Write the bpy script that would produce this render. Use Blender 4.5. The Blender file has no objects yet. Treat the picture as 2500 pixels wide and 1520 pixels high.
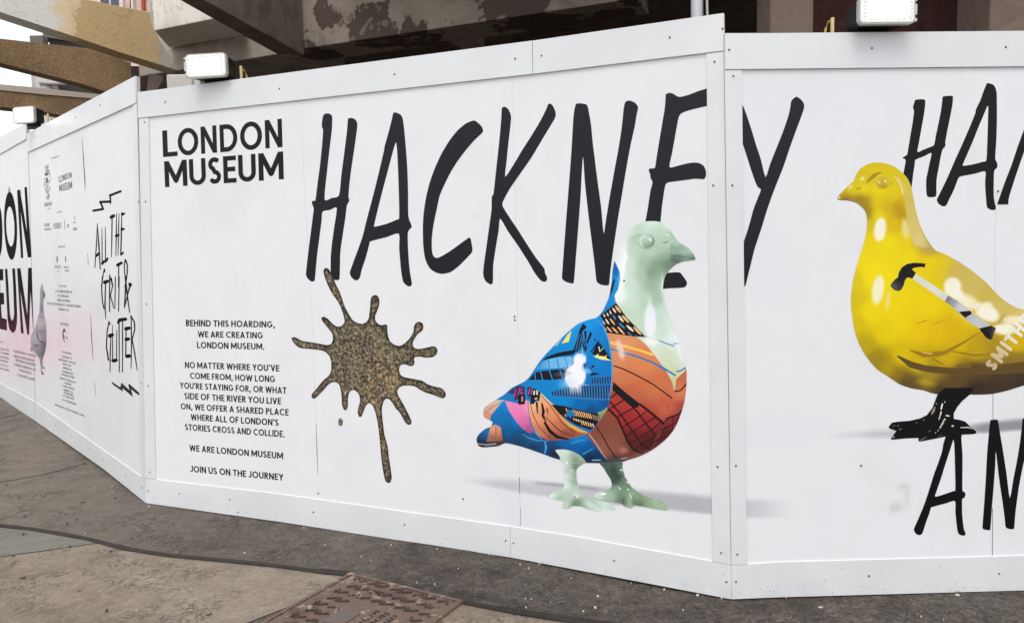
import bpy, bmesh, math, random
import numpy as np
from mathutils import Vector, Matrix
from mathutils.geometry import delaunay_2d_cdt
random.seed(7); rng = np.random.RandomState(5)
S = bpy.context.scene
COL = S.collection
R_ = math.radians
# ------------------------------------------------------------------ camera
F, PITCH, ROLL, CZ = 1850.0, R_(4.4531), R_(-1.148), 1.6
fw = Vector((0, math.cos(PITCH), -math.sin(PITCH))); u0 = Vector((0, math.sin(PITCH), math.cos(PITCH))); r0 = Vector((1, 0, 0))
RI = r0*math.cos(ROLL)+u0*math.sin(ROLL); UP = u0*math.cos(ROLL)-r0*math.sin(ROLL); FW = fw
CAM = Vector((0, 0, CZ))
cd = bpy.data.cameras.new('camera'); cam = bpy.data.objects.new('camera', cd); COL.objects.link(cam); S.camera = cam
cd.sensor_fit = 'HORIZONTAL'; cd.sensor_width = 36; cd.lens = 36*F/2500; cd.clip_end = 500; cd.clip_start = .05
M = Matrix((RI, UP, -FW)).transposed().to_4x4(); M.translation = CAM; cam.matrix_world = M
S.render.resolution_x, S.render.resolution_y = 1024, 622
# ------------------------------------------------------------------ light
SUN_EL, SUN_AZ = R_(60), R_(190)          # azimuth: behind the camera, a little to the left
W = bpy.data.worlds.new('World'); S.world = W; W.use_nodes = True
wn, wl = W.node_tree.nodes, W.node_tree.links
bg = wn['Background']; sky = wn.new('ShaderNodeTexSky'); sky.sky_type = 'NISHITA'; sky.sun_disc = False
sky.sun_elevation = SUN_EL; sky.sun_rotation = SUN_AZ; sky.dust_density = 1; sky.ozone_density = .6; sky.air_density = 1.0
hs = wn.new('ShaderNodeHueSaturation'); hs.inputs['Saturation'].default_value = .16
wl.new(sky.outputs[0], hs.inputs['Color']); wl.new(hs.outputs[0], bg.inputs[0]); bg.inputs[1].default_value = .15
sd = bpy.data.lights.new('sun', 'SUN'); sd.energy = .6; sd.angle = R_(28); sd.color = (1, .97, .93)
sun = bpy.data.objects.new('sun', sd); COL.objects.link(sun)
sdir = Vector((math.sin(SUN_AZ)*math.cos(SUN_EL), math.cos(SUN_AZ)*math.cos(SUN_EL), math.sin(SUN_EL)))
sun.rotation_euler = sdir.to_track_quat('Z', 'Y').to_euler(); sun.location = sdir*30
S.view_settings.view_transform = 'Standard'; S.view_settings.look = 'None'; S.view_settings.gamma = 1; S.view_settings.exposure = .8
S.view_settings.use_curve_mapping = False
S.cycles.max_bounces = 8
# ------------------------------------------------------------------ helpers: rays, planes
K = dict(N=(0, 0, 1.), K1=(0, 0, 3.4043), K2=(600, 0, 3.4043), K3=(1200, 0, 3.4043), K4=(1800, 0, 3.4043), L1=(0, 300, 3.745), L2=(0, 650, 3.745),
         M1=(340, 260, 3.2565), M2=(400, 740, 3.2556), G1=(0, 950, 2.6275), G2=(700, 1100, 3.08), G3=(1400, 1100, 3.5667), G4=(1900, 1100, 3.5667),
         S=(700, 640, 2.676), H1=(730, 220, 2.996), H2=(1150, 200, 2.88), H3=(1480, 180, 2.675), P1=(1150, 520, 1.9966), P2=(1150, 760, 3.943),
         P3=(1400, 520, 4.406), P4=(1380, 760, 3.9406), Y1=(2000, 380, 2.08), Y2=(2140, 180, 4.161), Y3=(2000, 380, 5.35), Y4=(2140, 600, 4.161),
         LG=(1320, 1080, 7.247), AN=(2140, 920, 3.7444), LP=(0, 640, 4.681), L3=(0, 420, 3.1183), T4=(0, 0, 5.7625), T5=(380, 0, 5.867),
         B1=(200, 440, 5.7625), B2=(200, 680, 4.681), FA=(460, 120, 14.98), FB=(1980, 0, 8.8), FC=(40, 240, 14.98), MH=(600, 1380, 4.48))
def px(k, pts):
    x0, y0, s = K[k]
    return [(x0+p[0]/s, y0+p[1]/s) for p in pts]
def ray(q):
    return (RI*((q[0]-1250)/F) - UP*((q[1]-760)/F) + FW)
def at_z(q, z):
    d = ray(q); return CAM + d*((z-CZ)/d.z)
def at_y(q, y):
    d = ray(q); return CAM + d*(y/d.y)
def proj(p):
    d = Vector(p)-CAM; w = d.dot(FW)
    return 1250+F*d.dot(RI)/w, 760-F*d.dot(UP)/w
class Plane:
    def __init__(s, p0, t, up=(0, 0, 1)):
        s.p0 = Vector(p0); s.t = Vector(t).normalized()
        n = s.t.cross(Vector(up)).normalized()
        if n.dot(CAM-s.p0) < 0: n = -n
        s.n = n; s.v = (Vector(up)-s.t*s.t.dot(Vector(up))).normalized()
    def hit(s, q, off=0.):
        d = ray(q); return CAM + d*((s.p0-CAM).dot(s.n)/d.dot(s.n)) + s.n*off
    def uv(s, q):
        p = s.hit(q)-s.p0; return (p.dot(s.t), p.dot(s.v))
    def pt(s, uv, off=0.): return s.p0+s.t*uv[0]+s.v*uv[1]+s.n*off
def ang(a): return Vector((math.cos(a), math.sin(a), 0))
C1 = at_z(px('G3', [(1375, 1287)])[0], 0)
PM = Plane(C1, ang(-0.38952))                        # main hoarding
PR = Plane(C1, ang(0.02798))                         # right hoarding
C0 = PM.hit(px('G1', [(940, 727)])[0]); C0T = PM.hit(px('K1', [(1155, 770)])[0])
PL = Plane(C0, -ang(2.31374), C0T-C0)                # left hoardings (lean a little)
# ------------------------------------------------------------------ helpers: objects
def tag(o, label=None, cat=None, group=None, kind=None):
    for k, v in (('label', label), ('category', cat), ('group', group), ('kind', kind)):
        if v: o[k] = v
    return o
def link(name, me, mat, parent=None):
    o = bpy.data.objects.new(name, me); COL.objects.link(o)
    if mat and not me.materials: me.materials.append(mat)
    if parent: set_parent(o, parent)
    return o
def set_parent(o, parent):
    """parts keep world coordinates"""
    o.parent = parent
    if parent.type == 'EMPTY': o.matrix_parent_inverse = Matrix.Translation(-Vector(parent.location))
def thing(name, label, cat, loc, group=None):
    o = bpy.data.objects.new(name, None); COL.objects.link(o); o.empty_display_size = .1; o.location = loc
    return tag(o, label, cat, group)
def mesh(name, vs, fs, mat, parent=None, smooth=False):
    me = bpy.data.meshes.new(name); me.from_pydata([tuple(v) for v in vs], [], fs); me.update()
    if smooth:
        for p in me.polygons: p.use_smooth = True
    return link(name, me, mat, parent)
def from_bm(name, bm, mat, parent=None, smooth=False):
    bmesh.ops.recalc_face_normals(bm, faces=bm.faces)
    me = bpy.data.meshes.new(name); bm.to_mesh(me); bm.free()
    if smooth:
        for p in me.polygons: p.use_smooth = True
    return link(name, me, mat, parent)
def bm_prism(bm, a, b):
    """closed prism between two equal loops of points"""
    va = [bm.verts.new(p) for p in a]; vb = [bm.verts.new(p) for p in b]; n = len(a)
    bm.faces.new(va[::-1]); bm.faces.new(vb)
    for i in range(n): bm.faces.new((va[i], va[(i+1) % n], vb[(i+1) % n], vb[i]))
def prism(name, a, b, mat, parent=None, bevel=0):
    bm = bmesh.new(); bm_prism(bm, a, b)
    if bevel: bmesh.ops.bevel(bm, geom=bm.edges[:], offset=bevel, segments=2, affect='EDGES', profile=.5)
    return from_bm(name, bm, mat, parent)
def slab(name, pl, pts, o0, o1, mat, parent=None, bevel=0):
    return prism(name, [pl.hit(q, o0) for q in pts], [pl.hit(q, o1) for q in pts], mat, parent, bevel)
def bm_box(bm, c, ax, half):
    A = [Vector(a)*h for a, h in zip(ax, half)]; c = Vector(c)
    a = [c-A[2]+A[0]*i+A[1]*j for i, j in ((-1, -1), (1, -1), (1, 1), (-1, 1))]
    bm_prism(bm, a, [p+A[2]*2 for p in a])
def box(name, c, ax, half, mat, parent=None, bevel=0):
    bm = bmesh.new(); bm_box(bm, c, ax, half)
    if bevel: bmesh.ops.bevel(bm, geom=bm.edges[:], offset=bevel, segments=3, affect='EDGES', profile=.5)
    return from_bm(name, bm, mat, parent)
def tube(name, pts, r, mat, parent=None, n=10):
    bm = bmesh.new(); rings = []
    for i, p in enumerate(pts):
        p = Vector(p); d = (Vector(pts[min(i+1, len(pts)-1)])-Vector(pts[max(i-1, 0)])).normalized()
        a = d.orthogonal().normalized() if abs(d.z) < .9 else (Vector((1, 0, 0))-d*d.x).normalized(); b = d.cross(a)
        rings.append([bm.verts.new(p+(a*math.cos(t)+b*math.sin(t))*r) for t in [2*math.pi*k/n for k in range(n)]])
    for A, B in zip(rings, rings[1:]):
        for k in range(n): bm.faces.new((A[k], A[(k+1) % n], B[(k+1) % n], B[k]))
    bm.faces.new(rings[0][::-1]); bm.faces.new(rings[-1])
    return from_bm(name, bm, mat, parent, True)
# ------------------------------------------------------------------ materials
def lin(c): return tuple((x/255/12.92 if x/255 <= .04045 else ((x/255+.055)/1.055)**2.4) for x in c)
def mat(name, rough=.6, base=None, spec=.5):
    m = bpy.data.materials.new(name); m.use_nodes = True; b = m.node_tree.nodes['Principled BSDF']
    b.inputs['Roughness'].default_value = rough; b.inputs['Specular IOR Level'].default_value = spec
    if base: b.inputs['Base Color'].default_value = (*lin(base), 1)
    return m
def nd(m, typ, **kw):
    n = m.node_tree.nodes.new(typ)
    for k, v in kw.items():
        if k in n.inputs: n.inputs[k].default_value = v
        else: setattr(n, k, v)
    return n
def lk(m, a, b): m.node_tree.links.new(a, b)
def bsdf(m): return m.node_tree.nodes['Principled BSDF']
def noise(m, scale, detail=6, rough=.6, dist=0, vec=None):
    n = nd(m, 'ShaderNodeTexNoise', Scale=scale, Detail=detail, Roughness=rough, Distortion=dist)
    if vec is None:
        t = m.node_tree.nodes.get('Geo') or nd(m, 'ShaderNodeNewGeometry', name='Geo'); vec = t.outputs['Position']
    lk(m, vec, n.inputs['Vector']); return n.outputs['Fac']
def pos(m):
    t = m.node_tree.nodes.get('Geo') or nd(m, 'ShaderNodeNewGeometry', name='Geo'); return t.outputs['Position']
def ramp(m, fac, stops, interp='LINEAR'):
    r = nd(m, 'ShaderNodeValToRGB'); cr = r.color_ramp; cr.interpolation = interp
    while len(cr.elements) < len(stops): cr.elements.new(.5)
    for e, (p, c) in zip(cr.elements, stops): e.position = p; e.color = (*(lin(c) if len(c) == 3 else c[:3]), 1)
    lk(m, fac, r.inputs[0]); return r.outputs[0]
def gr(m, fac, a, b):      # grey ramp 0..1 between two positions
    r = nd(m, 'ShaderNodeMapRange'); r.inputs['From Min'].default_value = a; r.inputs['From Max'].default_value = b
    lk(m, fac, r.inputs['Value']); return r.outputs['Result']
def mix(m, fac, a, b, mode='MIX'):
    n = nd(m, 'ShaderNodeMix', data_type='RGBA', blend_type=mode)
    for s, v in ((0, fac), (6, a), (7, b)):
        if isinstance(v, (int, float)): n.inputs[s].default_value = v
        elif isinstance(v, tuple): n.inputs[s].default_value = (*lin(v), 1)
        else: lk(m, v, n.inputs[s])
    return n.outputs[2]
def bump(m, h, strength=.3, dist=.01):
    b = nd(m, 'ShaderNodeBump', Strength=strength, Distance=dist); lk(m, h, b.inputs['Height']); lk(m, b.outputs[0], bsdf(m).inputs['Normal'])
def setc(m, c): lk(m, c, bsdf(m).inputs['Base Color'])
def math_(m, op, a, b=0.):
    n = nd(m, 'ShaderNodeMath', operation=op)
    for i, v in ((0, a), (1, b)):
        if isinstance(v, (int, float)): n.inputs[i].default_value = v
        else: lk(m, v, n.inputs[i])
    return n.outputs[0]
def vcol(name, rough=.42, glitter=False, sp=.22):
    m = mat(name, rough, spec=sp); a = nd(m, 'ShaderNodeVertexColor', layer_name='Col')
    if glitter:
        mp = nd(m, 'ShaderNodeMapping'); mp.inputs['Scale'].default_value = (15, 15, 6.5); lk(m, pos(m), mp.inputs['Vector'])
        stk = noise(m, 1., 5, .65, .4, mp.outputs[0])
        g = ramp(m, noise(m, 105, 4, .78), [(.34, (14, 12, 14)), (.46, (56, 50, 48)), (.53, (160, 144, 118)), (.60, (228, 212, 180)), (.7, (252, 246, 230))])
        big = ramp(m, stk, [(.34, (96, 90, 92)), (.46, (136, 128, 122)), (.55, (176, 162, 134)), (.66, (236, 214, 160))])
        md = noise(m, 70, 4, .7); big = mix(m, .8, big, ramp(m, md, [(.36, (50, 46, 46)), (.5, (140, 137, 134)), (.62, (240, 236, 228))]), 'OVERLAY')
        g2 = ramp(m, noise(m, 62, 3, .7), [(.38, (40, 36, 36)), (.5, (128, 122, 114)), (.6, (255, 246, 226))]); g = mix(m, .5, g, g2); c = mix(m, .62, g, big, 'MULTIPLY'); k = noise(m, 26, 5, .7, .6); c = mix(m, math_(m, 'MULTIPLY', gr(m, k, .54, .66), .72), c, (34, 29, 29))
        c = mix(m, 1., c, a.outputs[0], 'MULTIPLY'); setc(m, c)
    else:
        g = ramp(m, noise(m, 1.3, 5, .6, .5), [(.3, (246, 246, 245)), (.5, (255, 255, 255)), (.7, (250, 249, 250))])
        sc = gr(m, noise(m, 3.2, 6, .72, 2.0), .655, .70); sc = math_(m, 'MULTIPLY', sc, gr(m, noise(m, 60, 3, .6), .5, .62))
        g = mix(m, math_(m, 'MULTIPLY', sc, .16), g, (150, 148, 146))
        setc(m, mix(m, 1., a.outputs[0], g, 'MULTIPLY')); bump(m, noise(m, 1.7, 2, .4), .10, .03)
    return m
M_PRINT = vcol('print_vinyl', .38); M_PRINT_M = vcol('print_vinyl_matt', .75, False, .04); M_INK3 = mat('black_ink_matt', .75, (17, 15, 19), .04)
M_GLIT = vcol('print_glitter', .45, True)
M_INK = mat('black_ink', .4, (24, 24, 30), .22)
M_INK2 = mat('black_ink_deep', .4, (15, 13, 17), .18)
M_TXT = mat('text_ink', .45, (15, 15, 18), .2)
M_GREYTXT = mat('grey_small_print', .5, (112, 110, 116))
def trim_mat():
    m = mat('painted_trim', .38, spec=.45)
    c = mix(m, gr(m, noise(m, 3, 3, .5), .3, .7), (213, 215, 216), (223, 224, 225))
    sep = nd(m, 'ShaderNodeSeparateXYZ'); lk(m, pos(m), sep.inputs[0])
    low = gr(m, sep.outputs[2], .2, .02)
    sp = gr(m, noise(m, 75, 2, .5), .69, .73); sp = math_(m, 'MULTIPLY', sp, math_(m, 'MULTIPLY', low, .75))
    c = mix(m, sp, c, (88, 82, 76))
    gr2 = math_(m, 'MULTIPLY', gr(m, noise(m, 6, 5, .6), .45, .8), math_(m, 'MULTIPLY', low, .35))
    c = mix(m, gr2, c, (150, 144, 136)); setc(m, c); bump(m, noise(m, 2.2, 2, .5), .12, .02); return m
M_TRIM = trim_mat()
M_EDGE = mat('board_edge', .8, (190, 188, 186))
M_GAP = mat('seam_gap', .9, (70, 70, 74))
M_SCREW = mat('screw_zinc', .35, (120, 122, 126)); bsdf(M_SCREW).inputs['Metallic'].default_value = .8
M_SCREWD = mat('screw_recess', .7, (84, 84, 88))
# ------------------------------------------------------------------ flat print builder
def smooth_poly(pts, n=3):
    """Catmull-Rom through a closed outline"""
    P = [np.array(p, float) for p in pts]; L = len(P); out = []
    for i in range(L):
        a, b, c, d = P[i-1], P[i], P[(i+1) % L], P[(i+2) % L]
        # keep sharp corners
        v1, v2 = b-a, c-b
        for k in range(n):
            t = k/n
            q = .5*((2*b)+(-a+c)*t+(2*a-5*b+4*c-d)*t*t+(-a+3*b-3*c+d)*t**3)
            out.append(tuple(b*(1-t)+c*t) if n == 1 else tuple(.72*q+.28*(b*(1-t)+c*t)))
    return out
def brush(pts, w, caps=True):
    """list of polygons (quads + round joints) along a polyline; w number or per-point list"""
    w = [w]*len(pts) if isinstance(w, (int, float)) else w; out = []
    for (a, wa), (b, wb) in zip(zip(pts, w), list(zip(pts, w))[1:]):
        a, b = np.array(a, float), np.array(b, float); d = b-a; L = np.hypot(*d)
        if L < 1e-6: continue
        n = np.array([-d[1], d[0]])/L
        out.append([tuple(a+n*wa/2), tuple(b+n*wb/2), tuple(b-n*wb/2), tuple(a-n*wa/2)])
    k = 8
    rng_ = range(len(pts)) if caps else range(1, len(pts)-1)
    for i in rng_:
        out.append([(pts[i][0]+w[i]/2*math.cos(2*math.pi*j/k+.3), pts[i][1]+w[i]/2*math.sin(2*math.pi*j/k+.3)) for j in range(k)])
    return out
def ell(cx, cy, rx, ry, rot=0, n=20):
    c, s = math.cos(R_(rot)), math.sin(R_(rot))
    return [(cx+rx*math.cos(t)*c-ry*math.sin(t)*s, cy+rx*math.cos(t)*s+ry*math.sin(t)*c) for t in [2*math.pi*i/n for i in range(n)]]
def field(k, samples, p=3.6, eps=9.):
    x0, y0, s = K[k]
    XY = np.array([(x0+a/s, y0+b/s) for a, b, _ in samples]); Cc = np.array([c for _, _, c in samples], float)
    def f(x, y):
        w = ((x-XY[:, 0])**2+(y-XY[:, 1])**2+eps*eps)**(-p/2)
        return tuple((Cc*w[:, None]).sum(0)/w.sum())
    return f
def sstep(a, b, x):
    t = min(1, max(0, (x-a)/(b-a))); return t*t*(3-2*t)
def blob_fn(k, blobs):
    x0, y0, s = K[k]
    bl = [(x0+b[0]/s, y0+b[1]/s, b[2], b[3], math.cos(R_(b[4])), math.sin(R_(b[4])), b[5], b[6], b[7]) for b in blobs]
    def f(x, y, c):
        for cx, cy, rx, ry, co, si, cc, al, soft in bl:
            dx, dy = x-cx, y-cy; a, b = (dx*co+dy*si)/rx, (-dx*si+dy*co)/ry
            r = math.hypot(a, b)
            if r < 1+soft:
                w = al*(1-sstep(1-soft, 1+soft*.6, r)); c = tuple(p*(1-w)+q*w for p, q in zip(c, cc))
        return c
    return f
def inside(poly, X, Y):
    r = np.zeros(X.shape, bool); n = len(poly)
    for i in range(n):
        (x1, y1), (x2, y2) = poly[i], poly[(i+1) % n]
        if y1 == y2: continue
        c = ((y1 > Y) != (y2 > Y)) & (X < (x2-x1)*(Y-y1)/(y2-y1)+x1); r ^= c
    return r
def flat_art(pl, off, layers, parent, clip=None, grid=0, overlay=None, seed=1):
    """layers: dicts name, polys (px), holes (px), col (tuple or fn of px), mat, noclip. One flat sheet; the topmost layer wins in every triangle.
    Triangles are shared out by layer name into one mesh per name. Returns {name: object}"""
    V, FS, own = [], [], []
    def add(poly, idx):
        ids = []
        for q in poly:
            u, v = pl.uv(q); ids.append(len(V)); V.append(Vector((u*1000, v*1000)))
        a = sum(V[ids[i-1]].x*V[ids[i]].y-V[ids[i]].x*V[ids[i-1]].y for i in range(len(ids)))
        FS.append(ids if a > 0 else ids[::-1]); own.append(idx)
    if clip:
        for c in clip: add(c, -1)
    for i, L in enumerate(layers):
        for p in L['polys']: add(p, (i, 0))
        for h in L.get('holes', ()): add(h, (i, 1))
    if grid:
        pool = (clip or []) + [p for L in layers if (L.get('noclip') or not clip) for p in L['polys']]
        done = set()
        for p in pool:
            A = np.array(p); x0, y0 = A.min(0); x1, y1 = A.max(0)
            X, Y = np.meshgrid(np.arange(math.floor(x0/grid)*grid, x1, grid), np.arange(math.floor(y0/grid)*grid, y1, grid))
            I = inside(p, X, Y)
            for a, b in zip(X[I], Y[I]):
                if (a, b) in done: continue
                done.add((a, b)); u, v = pl.uv((a+.37*math.sin(b*1.7), b+.31*math.sin(a*2.3))); V.append(Vector((u*1000, v*1000)))
    vo, eo, fo, ov, oe, of = delaunay_2d_cdt(V, [], FS, 0, 1e-4)
    P3 = [pl.pt((v.x/1000, v.y/1000), off) for v in vo]; PX = [proj(pl.pt((v.x/1000, v.y/1000))) for v in vo]
    groups = {}; cache = {}
    for f, o in zip(fo, of):
        if not o: continue
        tags = [own[k] for k in o]
        inc = (not clip) or (-1 in tags)
        hol = {t[0] for t in tags if t != -1 and t[1] == 1}
        best = -1
        for t in tags:
            if t == -1 or t[1] == 1 or t[0] in hol: continue
            if (inc or layers[t[0]].get('noclip')) and t[0] > best: best = t[0]
        if best < 0: continue
        L = layers[best]; g = groups.setdefault(L['name'], ([], [], L.get('mat')))
        g[0].append(f)
        c = L.get('col')
        for k in f:
            key = (best, k)
            if key not in cache:
                cc = c(*PX[k]) if callable(c) else c
                if cc is not None and overlay and not L.get('plain'): cc = overlay(PX[k][0], PX[k][1], cc)
                cache[key] = lin([min(255, max(0, q)) for q in cc]) if cc is not None else (0, 0, 0)
            g[1].append(cache[key])
    res = {}
    for nm, (fs, cs, m) in groups.items():
        idx = {}; vs = []; ff = []
        for f in fs:
            r = []
            for k in f:
                if k not in idx: idx[k] = len(vs); vs.append(P3[k])
                r.append(idx[k])
            a, b, c = (vs[r[0]], vs[r[1]], vs[r[2]])
            flip = (b-a).cross(c-a).dot(pl.n) < 0
            ff.append((r, flip))
        me = bpy.data.meshes.new(nm); me.from_pydata([tuple(v) for v in vs], [], [r[::-1] if fl else r for r, fl in ff]); me.update()
        at = me.color_attributes.new('Col', 'FLOAT_COLOR', 'CORNER'); data = []; i = 0
        for r, fl in ff:
            cc = cs[i:i+len(r)]; i += len(r)
            for q in (cc[::-1] if fl else cc): data += [*q, 1.]
        at.data.foreach_set('color', data)
        res[nm] = link(nm, me, m or M_PRINT, parent)
    return res
def ink(name, pl, off, polys, parent, m, holes=()):
    return flat_art(pl, off, [dict(name=name, polys=polys, holes=holes, col=(30, 30, 34), mat=m)], parent)[name]
# ------------------------------------------------------------------ sans stroke font (unit cap height, y up)
def arc(cx, cy, rx, ry, a0, a1, n=14):
    return [(cx+rx*math.cos(R_(a0+(a1-a0)*i/n)), cy+ry*math.sin(R_(a0+(a1-a0)*i/n))) for i in range(n+1)]
def glyph(ch, w):
    """strokes (centre lines) inside the box 0..1 high; w is stroke weight; returns (width, strokes)"""
    h = w/2; lo, hi = h, 1-h
    if ch == 'L': W_ = .5; s = [[(h, 1), (h, 0)], [(h, lo), (W_, lo)]]
    elif ch == 'O': W_ = .86; s = [arc(W_/2, .5, W_/2-h, .5-h+.01, 0, 360, 28)]
    elif ch == 'N': W_ = .68; s = [[(h, 0), (h, 1)], [(h*1.1, 1-h*.3), (W_-h*1.1, h*.3)], [(W_-h, 0), (W_-h, 1)]]
    elif ch == 'D': W_ = .74; s = [[(h, 0), (h, 1)], [(h, hi), (.3, hi)]+arc(.3, .5, W_-.3-h, .5-h, 90, -90)+[(h, lo)]]
    elif ch == 'M': W_ = .86; s = [[(h, 0), (h, 1)], [(h*1.1, 1-h*.3), (W_/2, .22), (W_-h*1.1, 1-h*.3)], [(W_-h, 0), (W_-h, 1)]]
    elif ch == 'U': W_ = .66; s = [[(h, 1), (h, .34)]+arc(W_/2, .34, W_/2-h, .34-h, 180, 360)+[(W_-h, 1)]]
    elif ch == 'S': W_ = .54; s = [arc(W_/2, .74, W_/2-h, .26-h, 35, 270, 12)[:-1]+arc(W_/2, .265, W_/2-h, .265-h, 90, -150, 14)]
    elif ch == 'E': W_ = .5; s = [[(h, 0), (h, 1)], [(h, hi), (W_, hi)], [(h, .51), (W_*.93, .51)], [(h, lo), (W_, lo)]]
    elif ch == 'F': W_ = .48; s = [[(h, 0), (h, 1)], [(h, hi), (W_, hi)], [(h, .5), (W_*.92, .5)]]
    elif ch == 'B': W_ = .56; s = [[(h, 0), (h, 1)], [(h, hi), (.28, hi)]+arc(.28, .76, .2, .24-h, 90, -90, 10)+[(h, .52)], [(h, .52), (.3, .52)]+arc(.3, .26, W_-.3-h, .26-h, 90, -90, 10)+[(h, lo)]]
    elif ch == 'H': W_ = .66; s = [[(h, 0), (h, 1)], [(W_-h, 0), (W_-h, 1)], [(h, .51), (W_-h, .51)]]
    elif ch == 'I': W_ = w; s = [[(h, 0), (h, 1)]]
    elif ch == 'T': W_ = .58; s = [[(0, hi), (W_, hi)], [(W_/2, 0), (W_/2, hi)]]
    elif ch == 'A': W_ = .7; s = [[(h*.9, 0), (W_/2, 1-h*.5), (W_-h*.9, 0)], [(.16, .27), (W_-.16, .27)]]
    elif ch == 'R': W_ = .57; s = [[(h, 0), (h, 1)], [(h, hi), (.28, hi)]+arc(.28, .735, W_-.3-h, .265-h, 90, -90, 10)+[(h, .47)], [(.28, .47), (W_-h*.8, 0)]]
    elif ch == 'P': W_ = .55; s = [[(h, 0), (h, 1)], [(h, hi), (.28, hi)]+arc(.28, .72, W_-.28-h, .28-h, 90, -90, 10)+[(h, .44)]]
    elif ch == 'G': W_ = .78; s = [arc(W_/2, .5, W_/2-h, .5-h, 42, 330, 22)+[(W_-h, .45)], [(W_*.55, .45), (W_-h*.2, .45)]]
    elif ch == 'C': W_ = .74; s = [arc(.44, .5, .44-h, .5-h, 48, 312, 20)]
    elif ch == 'J': W_ = .42; s = [[(W_-h, 1), (W_-h, .3)]+arc(W_-h-.2, .3, .2, .3-h, 0, -120, 10)]
    elif ch == 'V': W_ = .66; s = [[(h*.9, 1), (W_/2, h*.5), (W_-h*.9, 1)]]
    elif ch == 'W': W_ = 1.0; s = [[(h*.9, 1), (.27, h*.5), (.5, .92), (.73, h*.5), (W_-h*.9, 1)]]
    elif ch == 'Y': W_ = .62; s = [[(h*.8, 1), (W_/2, .44), (W_-h*.8, 1)], [(W_/2, 0), (W_/2, .44)]]
    elif ch == '.': W_ = w*1.2; s = [[(h*1.1, 0), (h*1.1, w*1.15)]]
    elif ch == ',': W_ = w*1.3; s = [[(h*1.4, w*1.1), (h*.6, -.17)]]
    elif ch == "'": W_ = w; s = [[(h, 1.02), (h*.8, .72)]]
    else: W_ = .27; s = []
    return W_, s
def text_polys(txt, w, track=.1):
    x = 0; out = []
    for ch in txt:
        W_, ss = glyph(ch, w)
        for st in ss:
            for p in brush(st, w, caps=False): out.append([(a+x, b) for a, b in p])
        x += W_+(track if ch != ' ' else .0)
    return out, x-track
def set_text(polys, width, pl, q):
    """fit text of unit height to the picture quad q = TL,TR,BR,BL, laid out in the plane's own coordinates, back to px polygons"""
    c = [np.array(pl.uv(p)) for p in q]; out = []
    for p in polys:
        r = []
        for x, y in p:
            s = x/width
            uv = (c[3]*(1-s)+c[2]*s)*(1-y)+(c[0]*(1-s)+c[1]*s)*y
            r.append(proj(pl.pt(uv)))
        out.append(r)
    return out

# ------------------------------------------------------------------ ground
def S3(t): t = min(1, max(0, t)); return t*t*(3-2*t)
def gh(x): return .06*S3((.98-x)/1.4)+.03*S3((-2.4-x)/2.5)-.006
def gpt(q, off=0.):
    z = 0.
    for _ in range(6): p = at_z(q, z); z = gh(p.x)
    return Vector((p.x, p.y, z+off))
def ground_art(name, polys, off, m, grid=.16, xy=False):
    V, FS = [], []
    for p in polys:
        pts = p if xy else [gpt(q) for q in p]; ids = []
        for q in pts: ids.append(len(V)); V.append(Vector((q[0]*1000, q[1]*1000)))
        a = sum(V[ids[i-1]].x*V[ids[i]].y-V[ids[i]].x*V[ids[i-1]].y for i in range(len(ids)))
        FS.append(ids if a > 0 else ids[::-1])
        A = np.array([(q[0], q[1]) for q in pts]); (x0, y0), (x1, y1) = A.min(0), A.max(0)
        X, Y = np.meshgrid(np.arange(x0, x1, grid), np.arange(y0, y1, grid)); I = inside([tuple(r) for r in A], X, Y)
        for a, b in zip(X[I], Y[I]): V.append(Vector((a*1000+rng.rand()*9, b*1000+rng.rand()*9)))
    vo, eo, fo, ov, oe, of = delaunay_2d_cdt(V, [], FS, 0, 1e-3)
    vs = [(v.x/1000, v.y/1000, gh(v.x/1000)+off) for v in vo]
    fs = [f for f, o in zip(fo, of) if o]
    o = mesh(name, vs, fs, m)
    for p in o.data.polygons:
        if p.normal.z < 0: p.flip()
    return tag(o, kind='structure')
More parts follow.
